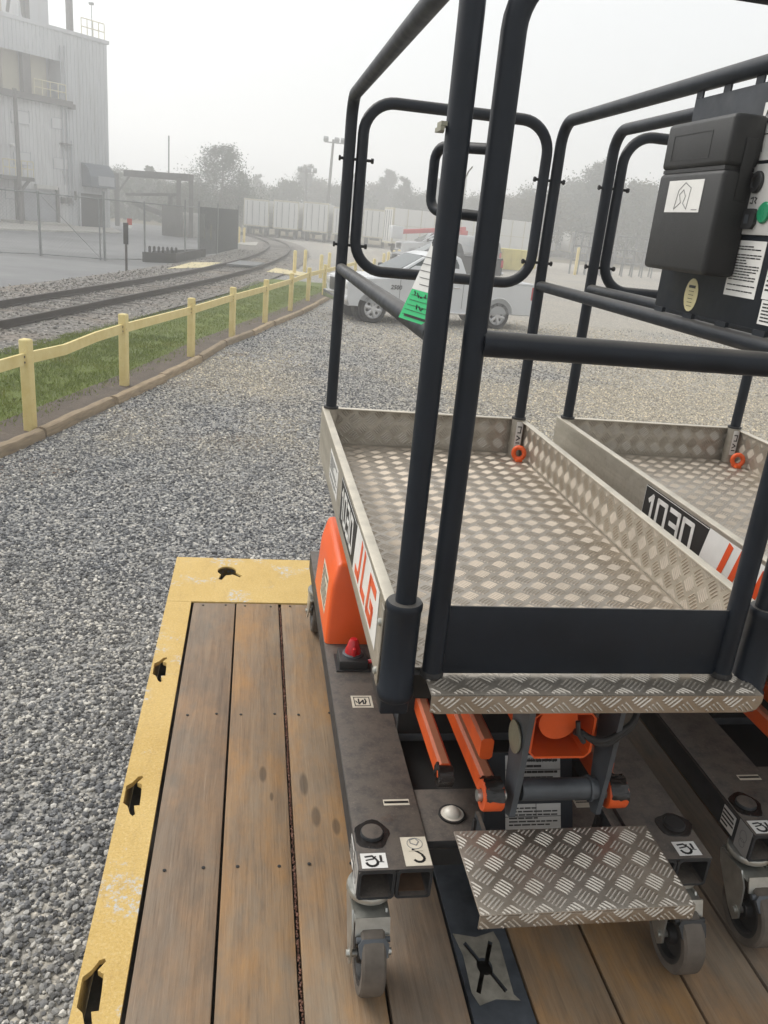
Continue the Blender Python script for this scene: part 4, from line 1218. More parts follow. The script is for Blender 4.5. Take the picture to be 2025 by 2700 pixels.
def scatter(name, pts, sizes, mat, label, seed=1):
    me = bpy.data.meshes.new(name)
    me.from_pydata([tuple(p) for p in pts], [], [])
    at = me.attributes.new('sz', 'FLOAT', 'POINT')
    at.data.foreach_set('value', sizes)
    o = link(name, me)
    proto = bpy.data.collections.new(name + '_shapes')
    for i in range(5):
        sm = stone_mesh(seed * 10 + i); sm.materials.append(mat)
        proto.objects.link(bpy.data.objects.new(name + '_shape', sm))
    ng = bpy.data.node_groups.new(name + '_scatter', 'GeometryNodeTree')
    ng.interface.new_socket('Geometry', in_out='INPUT', socket_type='NodeSocketGeometry')
    ng.interface.new_socket('Geometry', in_out='OUTPUT', socket_type='NodeSocketGeometry')
    n, l = ng.nodes, ng.links
    gi, go = n.new('NodeGroupInput'), n.new('NodeGroupOutput')
    ip = n.new('GeometryNodeInstanceOnPoints')
    ci = n.new('GeometryNodeCollectionInfo'); ci.inputs['Collection'].default_value = proto; ci.inputs['Separate Children'].default_value = True; ci.inputs['Reset Children'].default_value = True
    ip.inputs['Pick Instance'].default_value = True
    rv = n.new('FunctionNodeRandomValue'); rv.data_type = 'FLOAT_VECTOR'
    rv.inputs[0].default_value = (-.6, -.6, 0); rv.inputs[1].default_value = (.6, .6, 6.28)
    na = n.new('GeometryNodeInputNamedAttribute'); na.data_type = 'FLOAT'; na.inputs[0].default_value = 'sz'
    l.new(gi.outputs[0], ip.inputs['Points']); l.new(ci.outputs[0], ip.inputs['Instance'])
    l.new(rv.outputs[0], ip.inputs['Rotation']); l.new(na.outputs[0], ip.inputs['Scale'])
    l.new(ip.outputs[0], go.inputs[0])
    md = o.modifiers.new('scatter', 'NODES'); md.node_group = ng
    tag(o, label, 'gravel', kind='stuff')
    return o
rs = np.random.default_rng(4)
P_, S_ = [], []
def fill(x0, x1, y0, y1, dens, smin, smax, keep):
    n_ = int((x1 - x0) * (y1 - y0) * dens)
    x = rs.uniform(x0, x1, n_); y = rs.uniform(y0, y1, n_); s = smin + (smax - smin) * rs.random(n_) ** 2.2
    for a, c, d in zip(x, y, s):
        if keep(a, c): P_.append((a, c, Z0 + d * rs.uniform(.0, .55))); S_.append(d)
keep_g = lambda x, y: x > lerp_path(timber, y) + .09
fill(-4.5, -.85, -.9, 4.2, 4300, .006, .0165, keep_g)
fill(-4.5, -.85, -.9, 8.0, 110, .015, .023, keep_g)
fill(-4.0, 6.0, 4.2, 8.0, 2000, .007, .018, keep_g)
fill(-3.0, 12.0, 8.0, 13.0, 950, .009, .022, keep_g)
fill(-2.5, 14.0, 13.0, 24.0, 420, .010, .026, lambda x, y: keep_g(x, y) and rs.random() < (25 - y) / 11)
scatter('loose_gravel', P_, S_, m_stone(), 'loose grey stones lying over the gravel lot', 1)
P_, S_ = [], []
for p, q in zip(offs(ctr, 2.6), offs(ctr, -2.1)):
    if p.y > 55: break
    for _ in range(150 if p.y < 32 else 60):
        f = rs.random(); w = p.lerp(q, f); d = rs.uniform(.014, .036)
        P_.append((w.x + rs.uniform(-.3, .3), w.y + rs.uniform(-.3, .3), Z0 + .035 + d * .5)); S_.append(d)
scatter('ballast_stones', P_, S_, m_bstone(), 'pale angular stones of the track ballast', 2)
def m_blade():
    k = N('grass_blade')
    t = k.noise(.9, 4, .6)
    c = k.ramp(t, [(.3, (.105, .150, .008)), (.55, (.15, .195, .010)), (.75, (.21, .21, .03))])
    k.set(c, .6, 0, .3)
    return k.m
vv, ff = [], []
n_try = 72000
for _ in range(n_try):
    y = rs.uniform(4.5, 30) if rs.random() < .6 else rs.uniform(5, 15)
    xl, xr = lerp_path(grass_l, y), lerp_path(timber, y) - .30
    x = rs.uniform(max(xl - .15, -6.5), xr)
    edge = (xr - x) / .55
    if edge < 1 and rs.random() > edge * .8: continue
    if math.sin(x * 5 + y * 2.1) * math.sin(x * 2.3 - y * 3.7) > .55 and rs.random() < .7: continue
    h = rs.uniform(.022, .055); w = .004 + .003 * rs.random()
    a = rs.uniform(0, 6.28); ca, sa = math.cos(a) * w, math.sin(a) * w
    lx, ly = rs.normal(0, .018), rs.normal(0, .018)
    i = len(vv)
    vv += [(x - ca, y - sa, Z0 + .05), (x + ca, y + sa, Z0 + .05), (x + lx, y + ly, Z0 + .05 + h)]
    ff.append((i, i + 1, i + 2))
me = bpy.data.meshes.new('grass'); me.from_pydata(vv, [], ff); me.materials.append(m_blade())
tag(link('grass', me), 'short green grass beside the railway ballast', 'grass', kind='stuff')
# dead leaf litter heaps on the gravel
M['litter'] = simple('dead_leaf_litter', (.13, .075, .045), .9, 0, .5, 30)
vv, ff = [], []
for (u, v, sp) in ((632, 938, .14), (500, 1018, .22), (350, 1100, .4), (60, 1240, .3), (600, 1160, .3), (830, 900, .25)):
    g = G(u, v)
    for _ in range(130):
        x, y = g.x + rs.normal(0, sp), g.y + rs.normal(0, sp * .6)
        s = rs.uniform(.006, .018); i = len(vv)
        a = rs.uniform(0, 6.28); dx, dy = math.cos(a) * s, math.sin(a) * s
        z = Z0 + rs.uniform(.012, .035)
        vv += [(x - dx, y - dy, z), (x + dy * .5, y - dx * .5, z + s * rs.uniform(-.3, .5)), (x + dx, y + dy, z + s * rs.uniform(-.2, .3)), (x - dy * .5, y + dx * .5, z)]
        ff.append((i, i + 1, i + 2, i + 3))
me = bpy.data.meshes.new('leaf_litter'); me.from_pydata(vv, [], ff); me.materials.append(M['litter'])
tag(link('leaf_litter', me), 'small drifts of dead brown leaves on the gravel', 'leaf litter', kind='stuff')

# ================================================================ timber edging and yellow fence
M['timber'] = simple('weathered_edging_timber', (.215, .150, .088), .85, 0, .35, 3.5, .006)
def m_timber():
    k = N('weathered_log')
    c = k.ramp(k.noise(4, 7, .65, k.mapping((1, 8, 8))), [(.25, (.16, .115, .075)), (.5, (.34, .25, .15)), (.75, (.47, .36, .23))])
    c = k.mix(k.math('MULTIPLY', k.rnd(), .5), c, (.13, .105, .075))
    k.set(c, .85)
    k.bump(k.noise(6, 6, .7, k.mapping((1, 14, 14))), .8, .012)
    return k.m
mt = m_timber()
for i, (a, c) in enumerate(zip(timber, timber[1:])):
    A_, C_ = Vector((*a, 0)), Vector((*c, 0))
    n_ = max(1, round((C_ - A_).length / 2.5))
    for k in range(n_):
        p, q = A_.lerp(C_, k / n_), A_.lerp(C_, (k + 1) / n_)
        Lg = (q - p).length
        b = B()
        prof = [(-1, -.7), (-1, .35), (-.72, .82), (0, 1), (.72, .82), (1, .35), (1, -.7)]
        prof = [(y_, x_) for x_, y_ in prof]
        b.tube([(Lg * t / 8 - Lg / 2 + (.03 if t == 0 else (-.03 if t == 8 else 0)), random.uniform(-.006, .006), random.uniform(-.005, .005)) for t in range(9)], [.068 + random.uniform(-.004, .004) for _ in range(9)], prof=prof)
        o = b.out('edging_timber', mt)
        o.location = (p + q) / 2 + Vector((random.uniform(-.02, .02), 0, Z0 + .045))
        o.rotation_euler = (0, 0, math.atan2((q - p).y, (q - p).x) + random.uniform(-.012, .012))
        tag(o, 'rounded weathered timber laid end to end along the edge of the gravel', 'timber', 'edging timbers along the gravel')
def m_fence():
    k = N('faded_yellow_fence_paint')
    c = k.ramp(k.noise(5, 6, .65), [(.3, (.64, .50, .19)), (.7, (.74, .62, .29))])
    c = k.mix(k.math('MULTIPLY', k.mask(k.noise(14, 7, .75), .62, .68), .5), c, (.30, .17, .08))
    k.set(c, .55, 0, .35)
    return k.m
M['fence'] = m_fence()
fp = [(-4.55, 2.2), (-3.72, 4.9)] + [(p.x, p.y) for p in (gp(z2, *q) for q in ((150, 1185), (605, 965), (928, 822), (1127, 725), (1287, 655), (1410, 597), (1495, 548), (1572, 518)))] + [(2.6, 30.2), (3.5, 33.6)]
fence = thing('yellow_rail_fence', 'low yellow fence with square posts and a single rail along the gravel', 'fence', None, (fp[0][0], fp[0][1], Z0 + .05))
fl = fence.location
heads = []
for i, (x, y) in enumerate(fp):
    hh = 1.0 if i != 7 else 1.0
    b = B(); b.box((x - fl.x, y - fl.y, hh / 2 - .03), (.115, .115, hh + .06), Euler((0, 0, R(-18))), .022, 3)
    b.out('post', M['fence'], fence)
    heads.append(Vector((x - fl.x, y - fl.y, .79 if i != 3 else .80)))
for i, (a, c) in enumerate(zip(heads, heads[1:])):
    d = (c - a).normalized()
    pts = [a + d * .05, a.lerp(c, .33), a.lerp(c, .66), c - d * .05]
    if i == 2: pts[1].z -= .035; pts[2].z += .0
    b = B(); b.tube(pts, 1, prof=[(.062, .018), (.062, -.018), (-.062, -.018), (-.062, .018)]); rl = b.out('rail', M['fence'], fence)
    for e, s in ((a, 1), (c, -1)):
        for dz in (.03, -.03):
            b = B(); b.lathe([(.012, 0), (.012, .006), (0, .008)], (0, 0, 0), 'X', 8)
            o = b.out('bolt', M['rail'], fence); o.location = e + d * s * .085 + Vector((.022, -.008, dz))
def bollard(u, v, ut, vt, label, group, r=.08, mat='fence', name='bollard'):
    g = G(u, v); h = up_at(ut, vt, g).z - g.z
    b = B(); b.lathe([(r, 0), (r, h - r * .6), (r * .8, h - r * .2), (r * .4, h), (0, h + .01)], n=16)
    o = b.out(name, M[mat]); o.location = g
    return tag(o, label, 'bollard', group)
for (a, c) in (((1430, 410), (1435, 295)), ((1480, 400), (1485, 292)), ((1557, 430), (1560, 315)), ((1597, 400), (1600, 305))):
    bollard(*z2(*a), *z2(*c), 'tall yellow bollard standing behind the rail fence at the track crossing', 'bollards at the crossing')
for (a, c) in (((1492, 1520), (1492, 1418)), ((1524, 1520), (1524, 1422))):
    bollard(*z1(*a), *z1(*c), 'yellow bollard in a pair on the concrete pad by the dark screen fence', 'pair of bollards by the screen fence', .10)
for (a, c) in (((1272, 1490), (1272, 1420)), ((1055, 1470), (1055, 1408)), ((1318, 1500), (1318, 1405))):
    bollard(*z1(*a), *z1(*c), 'pale yellow bollard standing behind the chain-link fence', 'bollards behind the chain-link fence', .09)
M['paleblock'] = simple('pale_block', (.50, .49, .46), .8, 0, .15, 3)
b = B(); g0, g1 = gp(z1, 1130, 1478), gp(z1, 1222, 1482); h = up_at(*z1(1175, 1330), g0).z - g0.z
b.b2((0, 0, 0), ((g1 - g0).length, 1.2, h), .04); b.b2((.3, -.06, .1), (.9, 0, h - .4), .01); o = b.out('electrical_cabinet', M['paleblock']); o.location = g0; tag(o, 'pale electrical cabinet beyond the chain-link fence below the gantry', 'cabinet')

# ================================================================ chain-link fence
M['galv'] = simple('galvanised_fence_pipe', (.20, .21, .21), .55, .4, .2, 4)
M['wire'] = simple('chain_link_wire', (.16, .165, .165), .6, .4, .2, 4)
chain = thing('chain_link_fence', 'tall chain-link fence with a double gate in front of the metal building', 'fence', None, gp(z1, 655, 1630))
cl = chain.location
cps = [gp(z1, -420, 1560), gp(z1, -60, 1588), gp(z1, 255, 1600), gp(z1, 655, 1630), gp(z1, 905, 1632), gp(z1, 1155, 1632), gp(z1, 1240, 1600)]
FH = 2.45
for i, p in enumerate(cps):
    r = .05 if i in (2, 3) else .036
    b = B(); b.cyl((0, 0, -.02), (0, 0, FH + (.25 if i in (3, 5) else .02)), r, n=10); o = b.out('post', M['galv'], chain); o.location = p - cl
for i, (a, c) in enumerate(zip(cps, cps[1:])):
    a_, c_ = a - cl, c - cl
    for z in (FH - .05, .08):
        b = B(); b.cyl(a_ + Vector((0, 0, z)), c_ + Vector((0, 0, z)), .022, n=8); b.out('rail', M['galv'], chain)
    b = B()
    d = (c_ - a_); Lg = d.length; d.normalize()
    nn = int((Lg + FH) / .14)
    for s in (1, -1):
        for k in range(nn):
            t0 = k * .14 - FH
            s0, s1 = max(t0, 0), min(t0 + FH, Lg)
            if s1 <= s0: continue
            za, zb = s0 - t0, s1 - t0
            if s < 0: za, zb = FH - za, FH - zb
            p0, p1 = a_ + d * s0 + Vector((0, 0, za)), a_ + d * s1 + Vector((0, 0, zb))
            w = Vector((0, 0, .0022))
            b.bm.faces.new([b.bm.verts.new(x) for x in (p0 - w, p1 - w, p1 + w, p0 + w)])
    tag(b.out('wire_mesh', M['wire'], chain, smooth=False), kind='stuff')
# diagonal brace of the gate leaf
b = B(); a_, c_ = cps[2] - cl, cps[3] - cl; b.cyl(a_.lerp(c_, .05) + Vector((0, 0, FH - .15)), a_.lerp(c_, .93) + Vector((0, 0, .1)), .012, n=6); b.cyl(a_.lerp(c_, .93), a_.lerp(c_, .93) + Vector((0, 0, FH)), .03, n=8); b.out('gate_brace', M['galv'], chain)
# darker screened stretch: thin slats woven into the mesh
M['slat'] = simple('dark_privacy_slat', (.028, .034, .033), .7, 0, .3, 2)
scr = thing('screen_fence', 'dark slatted screen fence running back along the track', 'fence', None, gp(z1, 1240, 1600))
sp = [gp(z1, 1240, 1602), gp(z1, 1355, 1590), gp(z1, 1482, 1558)]
for a, c in zip(sp, sp[1:]):
    d = c - a; n_ = int(d.length / .16)
    for k in range(n_):
        p = a.lerp(c, (k + .5) / n_) - scr.location
        if k == 0:
            b = B(); b.box((0, 0, 1.25), (.075, .02, 2.4), Euler((0, 0, math.atan2(d.y, d.x)))); smh = b.mesh('slat', M['slat'], False)
        link('slat', smh, scr).location = p
for p in sp:
    b = B(); b.cyl((0, 0, -.02), (0, 0, 2.7), .05, n=10); link('post', b.mesh('post', M['galv']), scr).location = p - scr.location
# marker post with a red sign beside the gate
g = gp(z2, 615, 398)
mp = thing('track_marker', 'dark marker post with a black plate beside the track', 'sign post', None, g)
h = up_at(*z1(795, 1400), g).z - g.z
b = B(); b.b2((-.04, -.03, 0), (.04, .03, h)); b.out('post', M['rail'], mp)
b = B(); b.b2((-.09, -.05, h - .7), (.09, -.031, h + .04), .005); b.out('plate', M['dark'], mp)
M['signred'] = simple('red_sign', (.45, .06, .04), .5, 0, .1, 3)
g = cps[3].lerp(cps[4], .62)
sg = thing('fence_sign', 'small red and white sign fixed to the chain-link fence', 'sign', None, g + Vector((0, 0, 1.35)))
b = B(); b.b2((-.10, -.03, .12), (.10, -.02, .38)); b.out('red_panel', M['signred'], sg, smooth=False)
b = B(); b.b2((-.10, -.03, 0), (.10, -.02, .118)); b.out('white_panel', M['white'], sg, smooth=False)
# low dark rack with pegs in front of the fence
g0, g1, g2 = gp(z1, 905, 1632), gp(z1, 1100, 1640), gp(z1, 1252, 1606)
rk = thing('low_steel_rack', 'low black steel rack with upright pegs lying by the chain-link fence', 'rack', None, g0 + Vector((0, -.6, 0)))
M['rackblack'] = simple('blackened_steel', (.022, .022, .022), .7, 0, .3, 3)
def bar(b, p, q, w, h): 
    d = (q - p); L_ = d.length
    b.box((p + q) / 2 + Vector((0, 0, h / 2)), (L_, w, h), Euler((0, 0, math.atan2(d.y, d.x))))
off = rk.location
for p, q in ((g0, g1), (g1, g2), (g0 + Vector((.3, 1.2, 0)), g2 + Vector((.2, .9, 0)))):
    p = p + Vector((0, -.6, 0)); q = q + Vector((0, -.6, 0))
    b = B(); bar(b, p - off, q - off, .12, .42); b.out('side_bar', M['rackblack'], rk)
for k in range(7):
    p = g0.lerp(g1, .1 + k * .14) + Vector((.1, -.2, 0)) - off
    b = B(); b.lathe([(.06, .3), (.06, .62), (.035, .66), (0, .68)], n=10); o = b.out('peg', M['rackblack'], rk); o.location = p
for k in range(3):
    p, q = g0.lerp(g1, .2 + .35 * k) + Vector((.0, -.58, .2)) - off, g0.lerp(g2, .2 + .35 * k) + Vector((.3, .45, .2)) - off
    b = B(); bar(b, p, q, .1, .12); b.out('cross_bar', M['rackblack'], rk)

# ================================================================ metal-clad plant building
def cladding(name, c, var=.1):
    k = N(name)
    n = k.noise(.35, 6, .65, k.mapping((1, 1, .25)))
    col_ = k.ramp(n, [(.3, tuple(x * (1 - var) for x in c)), (.7, tuple(min(1, x * (1 + var)) for x in c))])
    col_ = k.mix(k.math('MULTIPLY', k.mask(k.noise(1.2, 7, .7, k.mapping((1.5, 1.5, .12))), .55, .72), .4), col_, (.25, .24, .21))
    k.set(col_, .6, .1, .3)
    return k.m
M['clad'] = cladding('pale_grey_cladding', (.46, .47, .48))
M['clad_lt'] = cladding('light_cladding', (.55, .55, .55))
M['beige'] = cladding('beige_silo_panel', (.42, .39, .29))
M['dkframe'] = simple('dark_brown_steelwork', (.10, .092, .085), .7, 0, .25, 2)
M['doorgrey'] = simple('grey_roller_door', (.33, .34, .36), .6, 0, .12, 1)
M['louvre'] = simple('blue_grey_hood', (.085, .10, .125), .55, 0, .15, 1)
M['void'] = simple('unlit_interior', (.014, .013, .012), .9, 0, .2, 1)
M['yrail'] = simple('pale_yellow_handrail', (.55, .50, .33), .6, 0, .1, 1)
PA = gp(z1, 690, 1432)
PB = gp(z1, 0, 1392)
wd = (PB - PA); wd.z = 0; wd.normalize()                      # along the wall, leftwards
wn_ = Vector((-wd.y, wd.x, 0))
if wn_.dot(CAM_LOC - PA) < 0: wn_ = -wn_                      # towards the camera
bld = thing('plant_building', 'tall pale grey metal-clad plant building with a dark doorway and roof steelwork', 'building', None, PA)
wang = math.atan2(wd.y, wd.x)
def wp(x, y):                                                 # crop pixel -> (distance along wall from its right corner, height)
    p = on_plane(*z1(x, y), PA, wn_)
    return (p - PA).dot(wd), p.z - PA.z
def wbox(b, x0, y0, x1, y1, d0, d1, bev=0):
    ym, xm = (y0 + y1) / 2, (x0 + x1) / 2
    s0, s1 = wp(x0, ym)[0], wp(x1, ym)[0]
    z0_, z1_ = wp(xm, y1)[1], wp(xm, y0)[1]
    sbox(b, s0, s1, z0_, z1_, d0, d1, bev)
def sbox(b, s0, s1, z0_, z1_, d0, d1, bev=0):
    c = wd * (s0 + s1) / 2 + wn_ * (d0 + d1) / 2 + Vector((0, 0, (z0_ + z1_) / 2))
    b.box(c, (abs(s1 - s0), abs(d1 - d0), abs(z1_ - z0_)), Euler((0, 0, wang)), bev)
def corr(b, s0, s1, z0_, z1_, d, pitch=.30, depth=.04):
    n_ = int(abs(s1 - s0) / pitch)
    prof = []
    for k in range(n_):
        for f, dd in ((0, 0), (.55, 0), (.62, depth), (.93, depth)): prof.append((s0 + (k + f) * (s1 - s0) / n_, d + dd))
    prof.append((s1, d))
    v0 = [b.bm.verts.new(wd * s + wn_ * e + Vector((0, 0, z0_))) for s, e in prof]
    v1 = [b.bm.verts.new(wd * s + wn_ * e + Vector((0, 0, z1_))) for s, e in prof]
    for i in range(len(prof) - 1): b.bm.faces.new((v0[i], v0[i + 1], v1[i + 1], v1[i]))
HT = wp(690, 285)[1]
S_t = wp(405, 700)[0]                                         # tower | recess boundary
Zl = wp(200, 625)[1]                                          # ledge height
S_end = S_t + 16
Zb = HT - 1.9
b = B(); corr(b, 0, S_t, 0, HT, 0); b.out('tower_wall', M['clad'], bld, smooth=False)
b = B(); corr(b, S_t, S_end, 0, Zl, .02); b.out('lower_wall', M['clad_lt'], bld, smooth=False)
b = B(); corr(b, S_t, S_end, Zb, HT, .02); b.out('upper_band', M['clad'], bld, smooth=False)
b = B(); corr(b, S_t + .1, S_end, Zl, Zb, -1.6, .6); b.out('recess_wall', M['clad'], bld, smooth=False)
b = B(); sbox(b, S_t, S_t + .1, Zl, Zb, -1.6, 0); b.out('recess_cheek', M['clad'], bld, smooth=False)
b = B(); sbox(b, 0.02, S_end, 0, HT - .05, -14, -1.75); sbox(b, .02, S_t, 0, HT - .05, -1.74, -.02); b.out('body', M['clad'], bld, smooth=False)
b = B(); sbox(b, -.15, S_end, HT, HT + .25, -14.2, .12); b.out('roof_edge', M['clad'], bld, smooth=False)
b = B(); wbox(b, 62, 235, 168, 580, -1.55, -1.0); b.out('silo_panel', M['beige'], bld, smooth=False)
b = B(); wbox(b, 220, 255, 340, 600, -1.55, -1.0); b.out('silo_panel', M['beige'], bld, smooth=False)
b = B(); wbox(b, 170, 265, 218, 590, -.95, -.5); wbox(b, 160, 222, 272, 270, -.99, -.3); b.out('recess_column', M['dkframe'], bld, smooth=False)
b = B(); sbox(b, S_t - .3, S_end, Zl - .05, Zl + .35, -1.0, .6); b.out('ledge', M['dkframe'], bld, smooth=False)
b = B(); wbox(b, 420, 652, 447, 683, .05, .5); b.out('ledge_end_box', M['dkframe'], bld, smooth=False)
def railing(s0, s1, z, d, h=1.0, n_=8, name='railing', mat='yrail'):
    b = B()
    for k in range(n_ + 1):
        s = s0 + (s1 - s0) * k / n_; p = wd * s + wn_ * d
        b.cyl(p + Vector((0, 0, z)), p + Vector((0, 0, z + h)), .035, n=6)
    for f in (.5, 1): b.cyl(wd * s0 + wn_ * d + Vector((0, 0, z + h * f)), wd * s1 + wn_ * d + Vector((0, 0, z + h * f)), .035, n=6)
    b.out(name, M[mat], bld)
railing(S_t + .2, wp(190, 600)[0], Zl + .35, .5, 1.0, 4)
railing(wp(670, 240)[0] + .1, wp(520, 210)[0], HT + .25, -.2, 1.1, 4)
b = B(); wbox(b, 222, -60, 408, 190, -6, -2); b.out('roof_penthouse', M['clad'], bld, smooth=False)
b = B(); wbox(b, 490, -60, 515, 215, -1.5, -1.1); b.cyl(wd * wp(500, 100)[0] + wn_ * -1.3 + Vector((0, 0, HT + 2.6)), wd * wp(440, 0)[0] + wn_ * -1.3 + Vector((0, 0, HT + 5.2)), .16, n=8); b.out('roof_steel_column', M['dkframe'], bld, smooth=False)
b = B(); wbox(b, 190, -60, 216, 140, -1.0, -.6); b.cyl(wd * wp(190, 110)[0] + wn_ * -.8 + Vector((0, 0, HT + .5)), wd * wp(150, -30)[0] + wn_ * -.8 + Vector((0, 0, HT + 4)), .12, n=8); b.cyl(wd * wp(90, 90)[0] + wn_ * -.8 + Vector((0, 0, HT + .5)), wd * wp(140, -30)[0] + wn_ * -.8 + Vector((0, 0, HT + 4)), .12, n=8); b.out('roof_frame', M['dkframe'], bld, smooth=False)
b = B(); wbox(b, -120, -60, 72, 90, -4, -1.2); b.out('roof_house', M['beige'], bld, smooth=False)
b = B(); p = wd * wp(602, 200)[0] + wn_ * -.5; b.cyl(p + Vector((0, 0, HT + .2)), p + Vector((0, 0, HT + 2.6)), .03, n=6); b.box(p + Vector((0, 0, HT + 2.5)), (.35, .2, .15)); b.out('roof_lamp', M['galv'], bld)
# openings
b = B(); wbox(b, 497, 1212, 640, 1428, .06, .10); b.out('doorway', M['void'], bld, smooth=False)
b = B(); wbox(b, 490, 1203, 498, 1430, .05, .2); wbox(b, 639, 1203, 646, 1430, .05, .2); wbox(b, 498, 1203, 640, 1211, .05, .2); b.out('doorway_frame', M['clad'], bld, smooth=False)
b = B()
zt_, zb_ = wp(240, 1185)[1], .05
for k in range(14): sbox(b, wp(140, 1280)[0], wp(345, 1280)[0], zb_ + (zt_ - zb_) * k / 14, zb_ + (zt_ - zb_) * (k + .9) / 14, .06, .10)
sbox(b, wp(140, 1280)[0], wp(345, 1280)[0], zb_, zt_, .05, .062)
b.out('roller_door', M['doorgrey'], bld, smooth=False)
for x in (130, 352):
    b = B(); wbox(b, x - 8, 1170, x + 8, 1400, .05, .28); b.out('door_jamb', M['dkframe'], bld, smooth=False)
b = B(); wbox(b, 205, 1155, 338, 1180, .1, .5); b.out('door_lamp', M['paleblock'], bld, smooth=False)
b = B(); s0, s1 = wp(507, 1100)[0], wp(662, 1100)[0]; za, zb2 = wp(585, 1170)[1], wp(585, 1025)[1]
prof = [(0, za), (1.1, za), (1.1, za + (zb2 - za) * .45), (.8, za + (zb2 - za) * .78), (.3, zb2), (0, zb2)]
b.prism(prof, wd * min(s0, s1) + wn_ * .06, wn_, (0, 0, 1), abs(s0 - s1) * (1 if wn_.cross(Vector((0, 0, 1))).dot(wd) > 0 else -1)); hd = b.out('air_hood', M['louvre'], bld, smooth=False)
b = B(); sbox(b, wp(555, 1130)[0], wp(655, 1130)[0], za + .15, za + (zb2 - za) * .5, 1.165, 1.19); b.out('hood_plate', M['doorgrey'], hd, smooth=False)
for (x0, y0, x1, y1) in ((65, 693, 176, 770), (320, 738, 385, 803), (83, 952, 186, 1028), (330, 990, 425, 1055), (30, 1175, 85, 1240)):
    b = B(); wbox(b, x0, y0, x1, y1, .07, .09); pnl = b.out('wall_panel', M['clad_lt'], bld, smooth=False)
    b = B(); wbox(b, x0, y0 - 3, x1, y0, .07, .12); wbox(b, x0, y1, x1, y1 + 4, .07, .12); wbox(b, x0 - 2, y0, x0, y1, .07, .12); wbox(b, x1, y0, x1 + 2, y1, .07, .12); b.out('panel_trim', M['doorgrey'], pnl, smooth=False)
for x in (386, 412, 436):
    b = B(); s = wp(x, 800)[0]; b.cyl(wd * s + wn_ * .14 + Vector((0, 0, 1.5 if x > 400 else 3.0)), wd * s + wn_ * .14 + Vector((0, 0, wp(x, 290 if x < 420 else 880)[1])), .05, n=8); b.out('wall_pipe', M['doorgrey'], bld)
b = B(); wbox(b, 368, 896, 426, 905, .05, .5); b.out('pipe_bracket', M['dkframe'], bld, smooth=False)
for (x0, x1) in ((376, 398), (410, 432)):
    b = B(); wbox(b, x0, 1232, x1, 1270, .05, .35); b.out('meter_box', M['dkframe'], bld, smooth=False)
b = B(); wbox(b, 458, 1195, 468, 1250, .05, .2); b.out('door_light', M['dkframe'], bld, smooth=False)
b = B(); wbox(b, 55, 895, 80, 912, .05, .5, .02); b.out('wall_lamp', M['white'], bld)
# side landing on posts at the left
b = B(); wbox(b, -90, 1092, 112, 1116, .1, 2.0); b.out('landing', M['dkframe'], bld, smooth=False)
b = B(); wbox(b, 14, 1110, 34, 1362, 1.5, 1.8); p0 = wd * wp(30, 1190)[0] + wn_ * 1.7; p1 = wd * wp(95, 1115)[0] + wn_ * 1.7; b.cyl(p0 + Vector((0, 0, wp(30, 1200)[1])), p1 + Vector((0, 0, wp(95, 1118)[1])), .12, n=8); b.out('landing_post', M['dkframe'], bld, smooth=False)
railing(wp(108, 1060)[0], wp(-80, 1060)[0], wp(30, 1092)[1], 1.95, 1.0, 5, 'landing_railing')
b = B(); s = wp(4, 900)[0]; b.cyl(wd * s + wn_ * 2 + Vector((0, 0, 0)), wd * s + wn_ * 2 + Vector((0, 0, Zl + .3)), .14, n=10); b.out('stack_pipe', M['dkframe'], bld)
b = B(); pts = [wp(x, y) for x, y in ((0, 1395), (30, 1400), (110, 1398), (360, 1402), (450, 1405), (470, 1418))]
sbox(b, wp(0, 1400)[0], wp(370, 1400)[0], 0, .28, .1, 1.6, .05); b.out('loading_kerb', M['concrete'], bld, smooth=False)
# conveyor gantry running off the building's right corner
gan = thing('conveyor_gantry', 'steel gantry frame reaching out from the right corner of the plant building', 'gantry', None, gp(z1, 1115, 1482))
ga = gan.location
GHt = up_at(*z1(1115, 1112), ga).z - ga.z
ge = Vector((PA.x + 1.0, PA.y + 2, PA.z)) - ga
for p in (Vector((0, 0, 0)), Vector((.9, .5, 0))):
    b = B(); b.b2((p.x - .16, p.y - .16, 0), (p.x + .16, p.y + .16, GHt)); b.out('column', M['dkframe'], gan, smooth=False)
def beam(b, p, q, w, h):
    d = q - p
    b.box((p + q) / 2, (d.length, w, h), Euler((0, -math.asin(max(-1, min(1, d.z / d.length))), math.atan2(d.y, d.x))))
b = B(); beam(b, Vector((.9, .2, GHt + .1)), ge + Vector((0, 0, GHt + .1)), .5, .5); b.out('top_beam', M['dkframe'], gan, smooth=False)
b = B(); beam(b, Vector((0, .2, GHt - 1.2)), ge + Vector((0, 0, GHt - 1.5)), .2, .22); b.out('lower_beam', M['dkframe'], gan, smooth=False)
q = gp(z1, 735, 1412) - ga
b = B(); b.b2((q.x - .2, q.y - .2, 0), (q.x + .2, q.y + .2, GHt + .2)); b.out('column', M['dkframe'], gan, smooth=False)
b = B(); beam(b, q + Vector((.1, 0, GHt - 1.4)), q + Vector((1.1, 0, GHt + .05)), .15, .15); b.out('knee_brace', M['dkframe'], gan, smooth=False)
b = B(); p = Vector((.9, .2, GHt)).lerp(ge + Vector((0, 0, GHt)), .33); b.cyl(p, p + Vector((0, 0, 3.0)), .05, n=8); b.out('vent_pipe', M['galv'], gan)
b = B(); beam(b, Vector((1.5, .2, 0)), Vector((1.5, .2, GHt)), .05, .05); b.out('drain_pipe', M['galv'], gan)
b = B(); g = gp(z1, 1085, 1478); 
mac = thing('dark_machine', 'dark machinery standing under the gantry', 'machine', None, g)
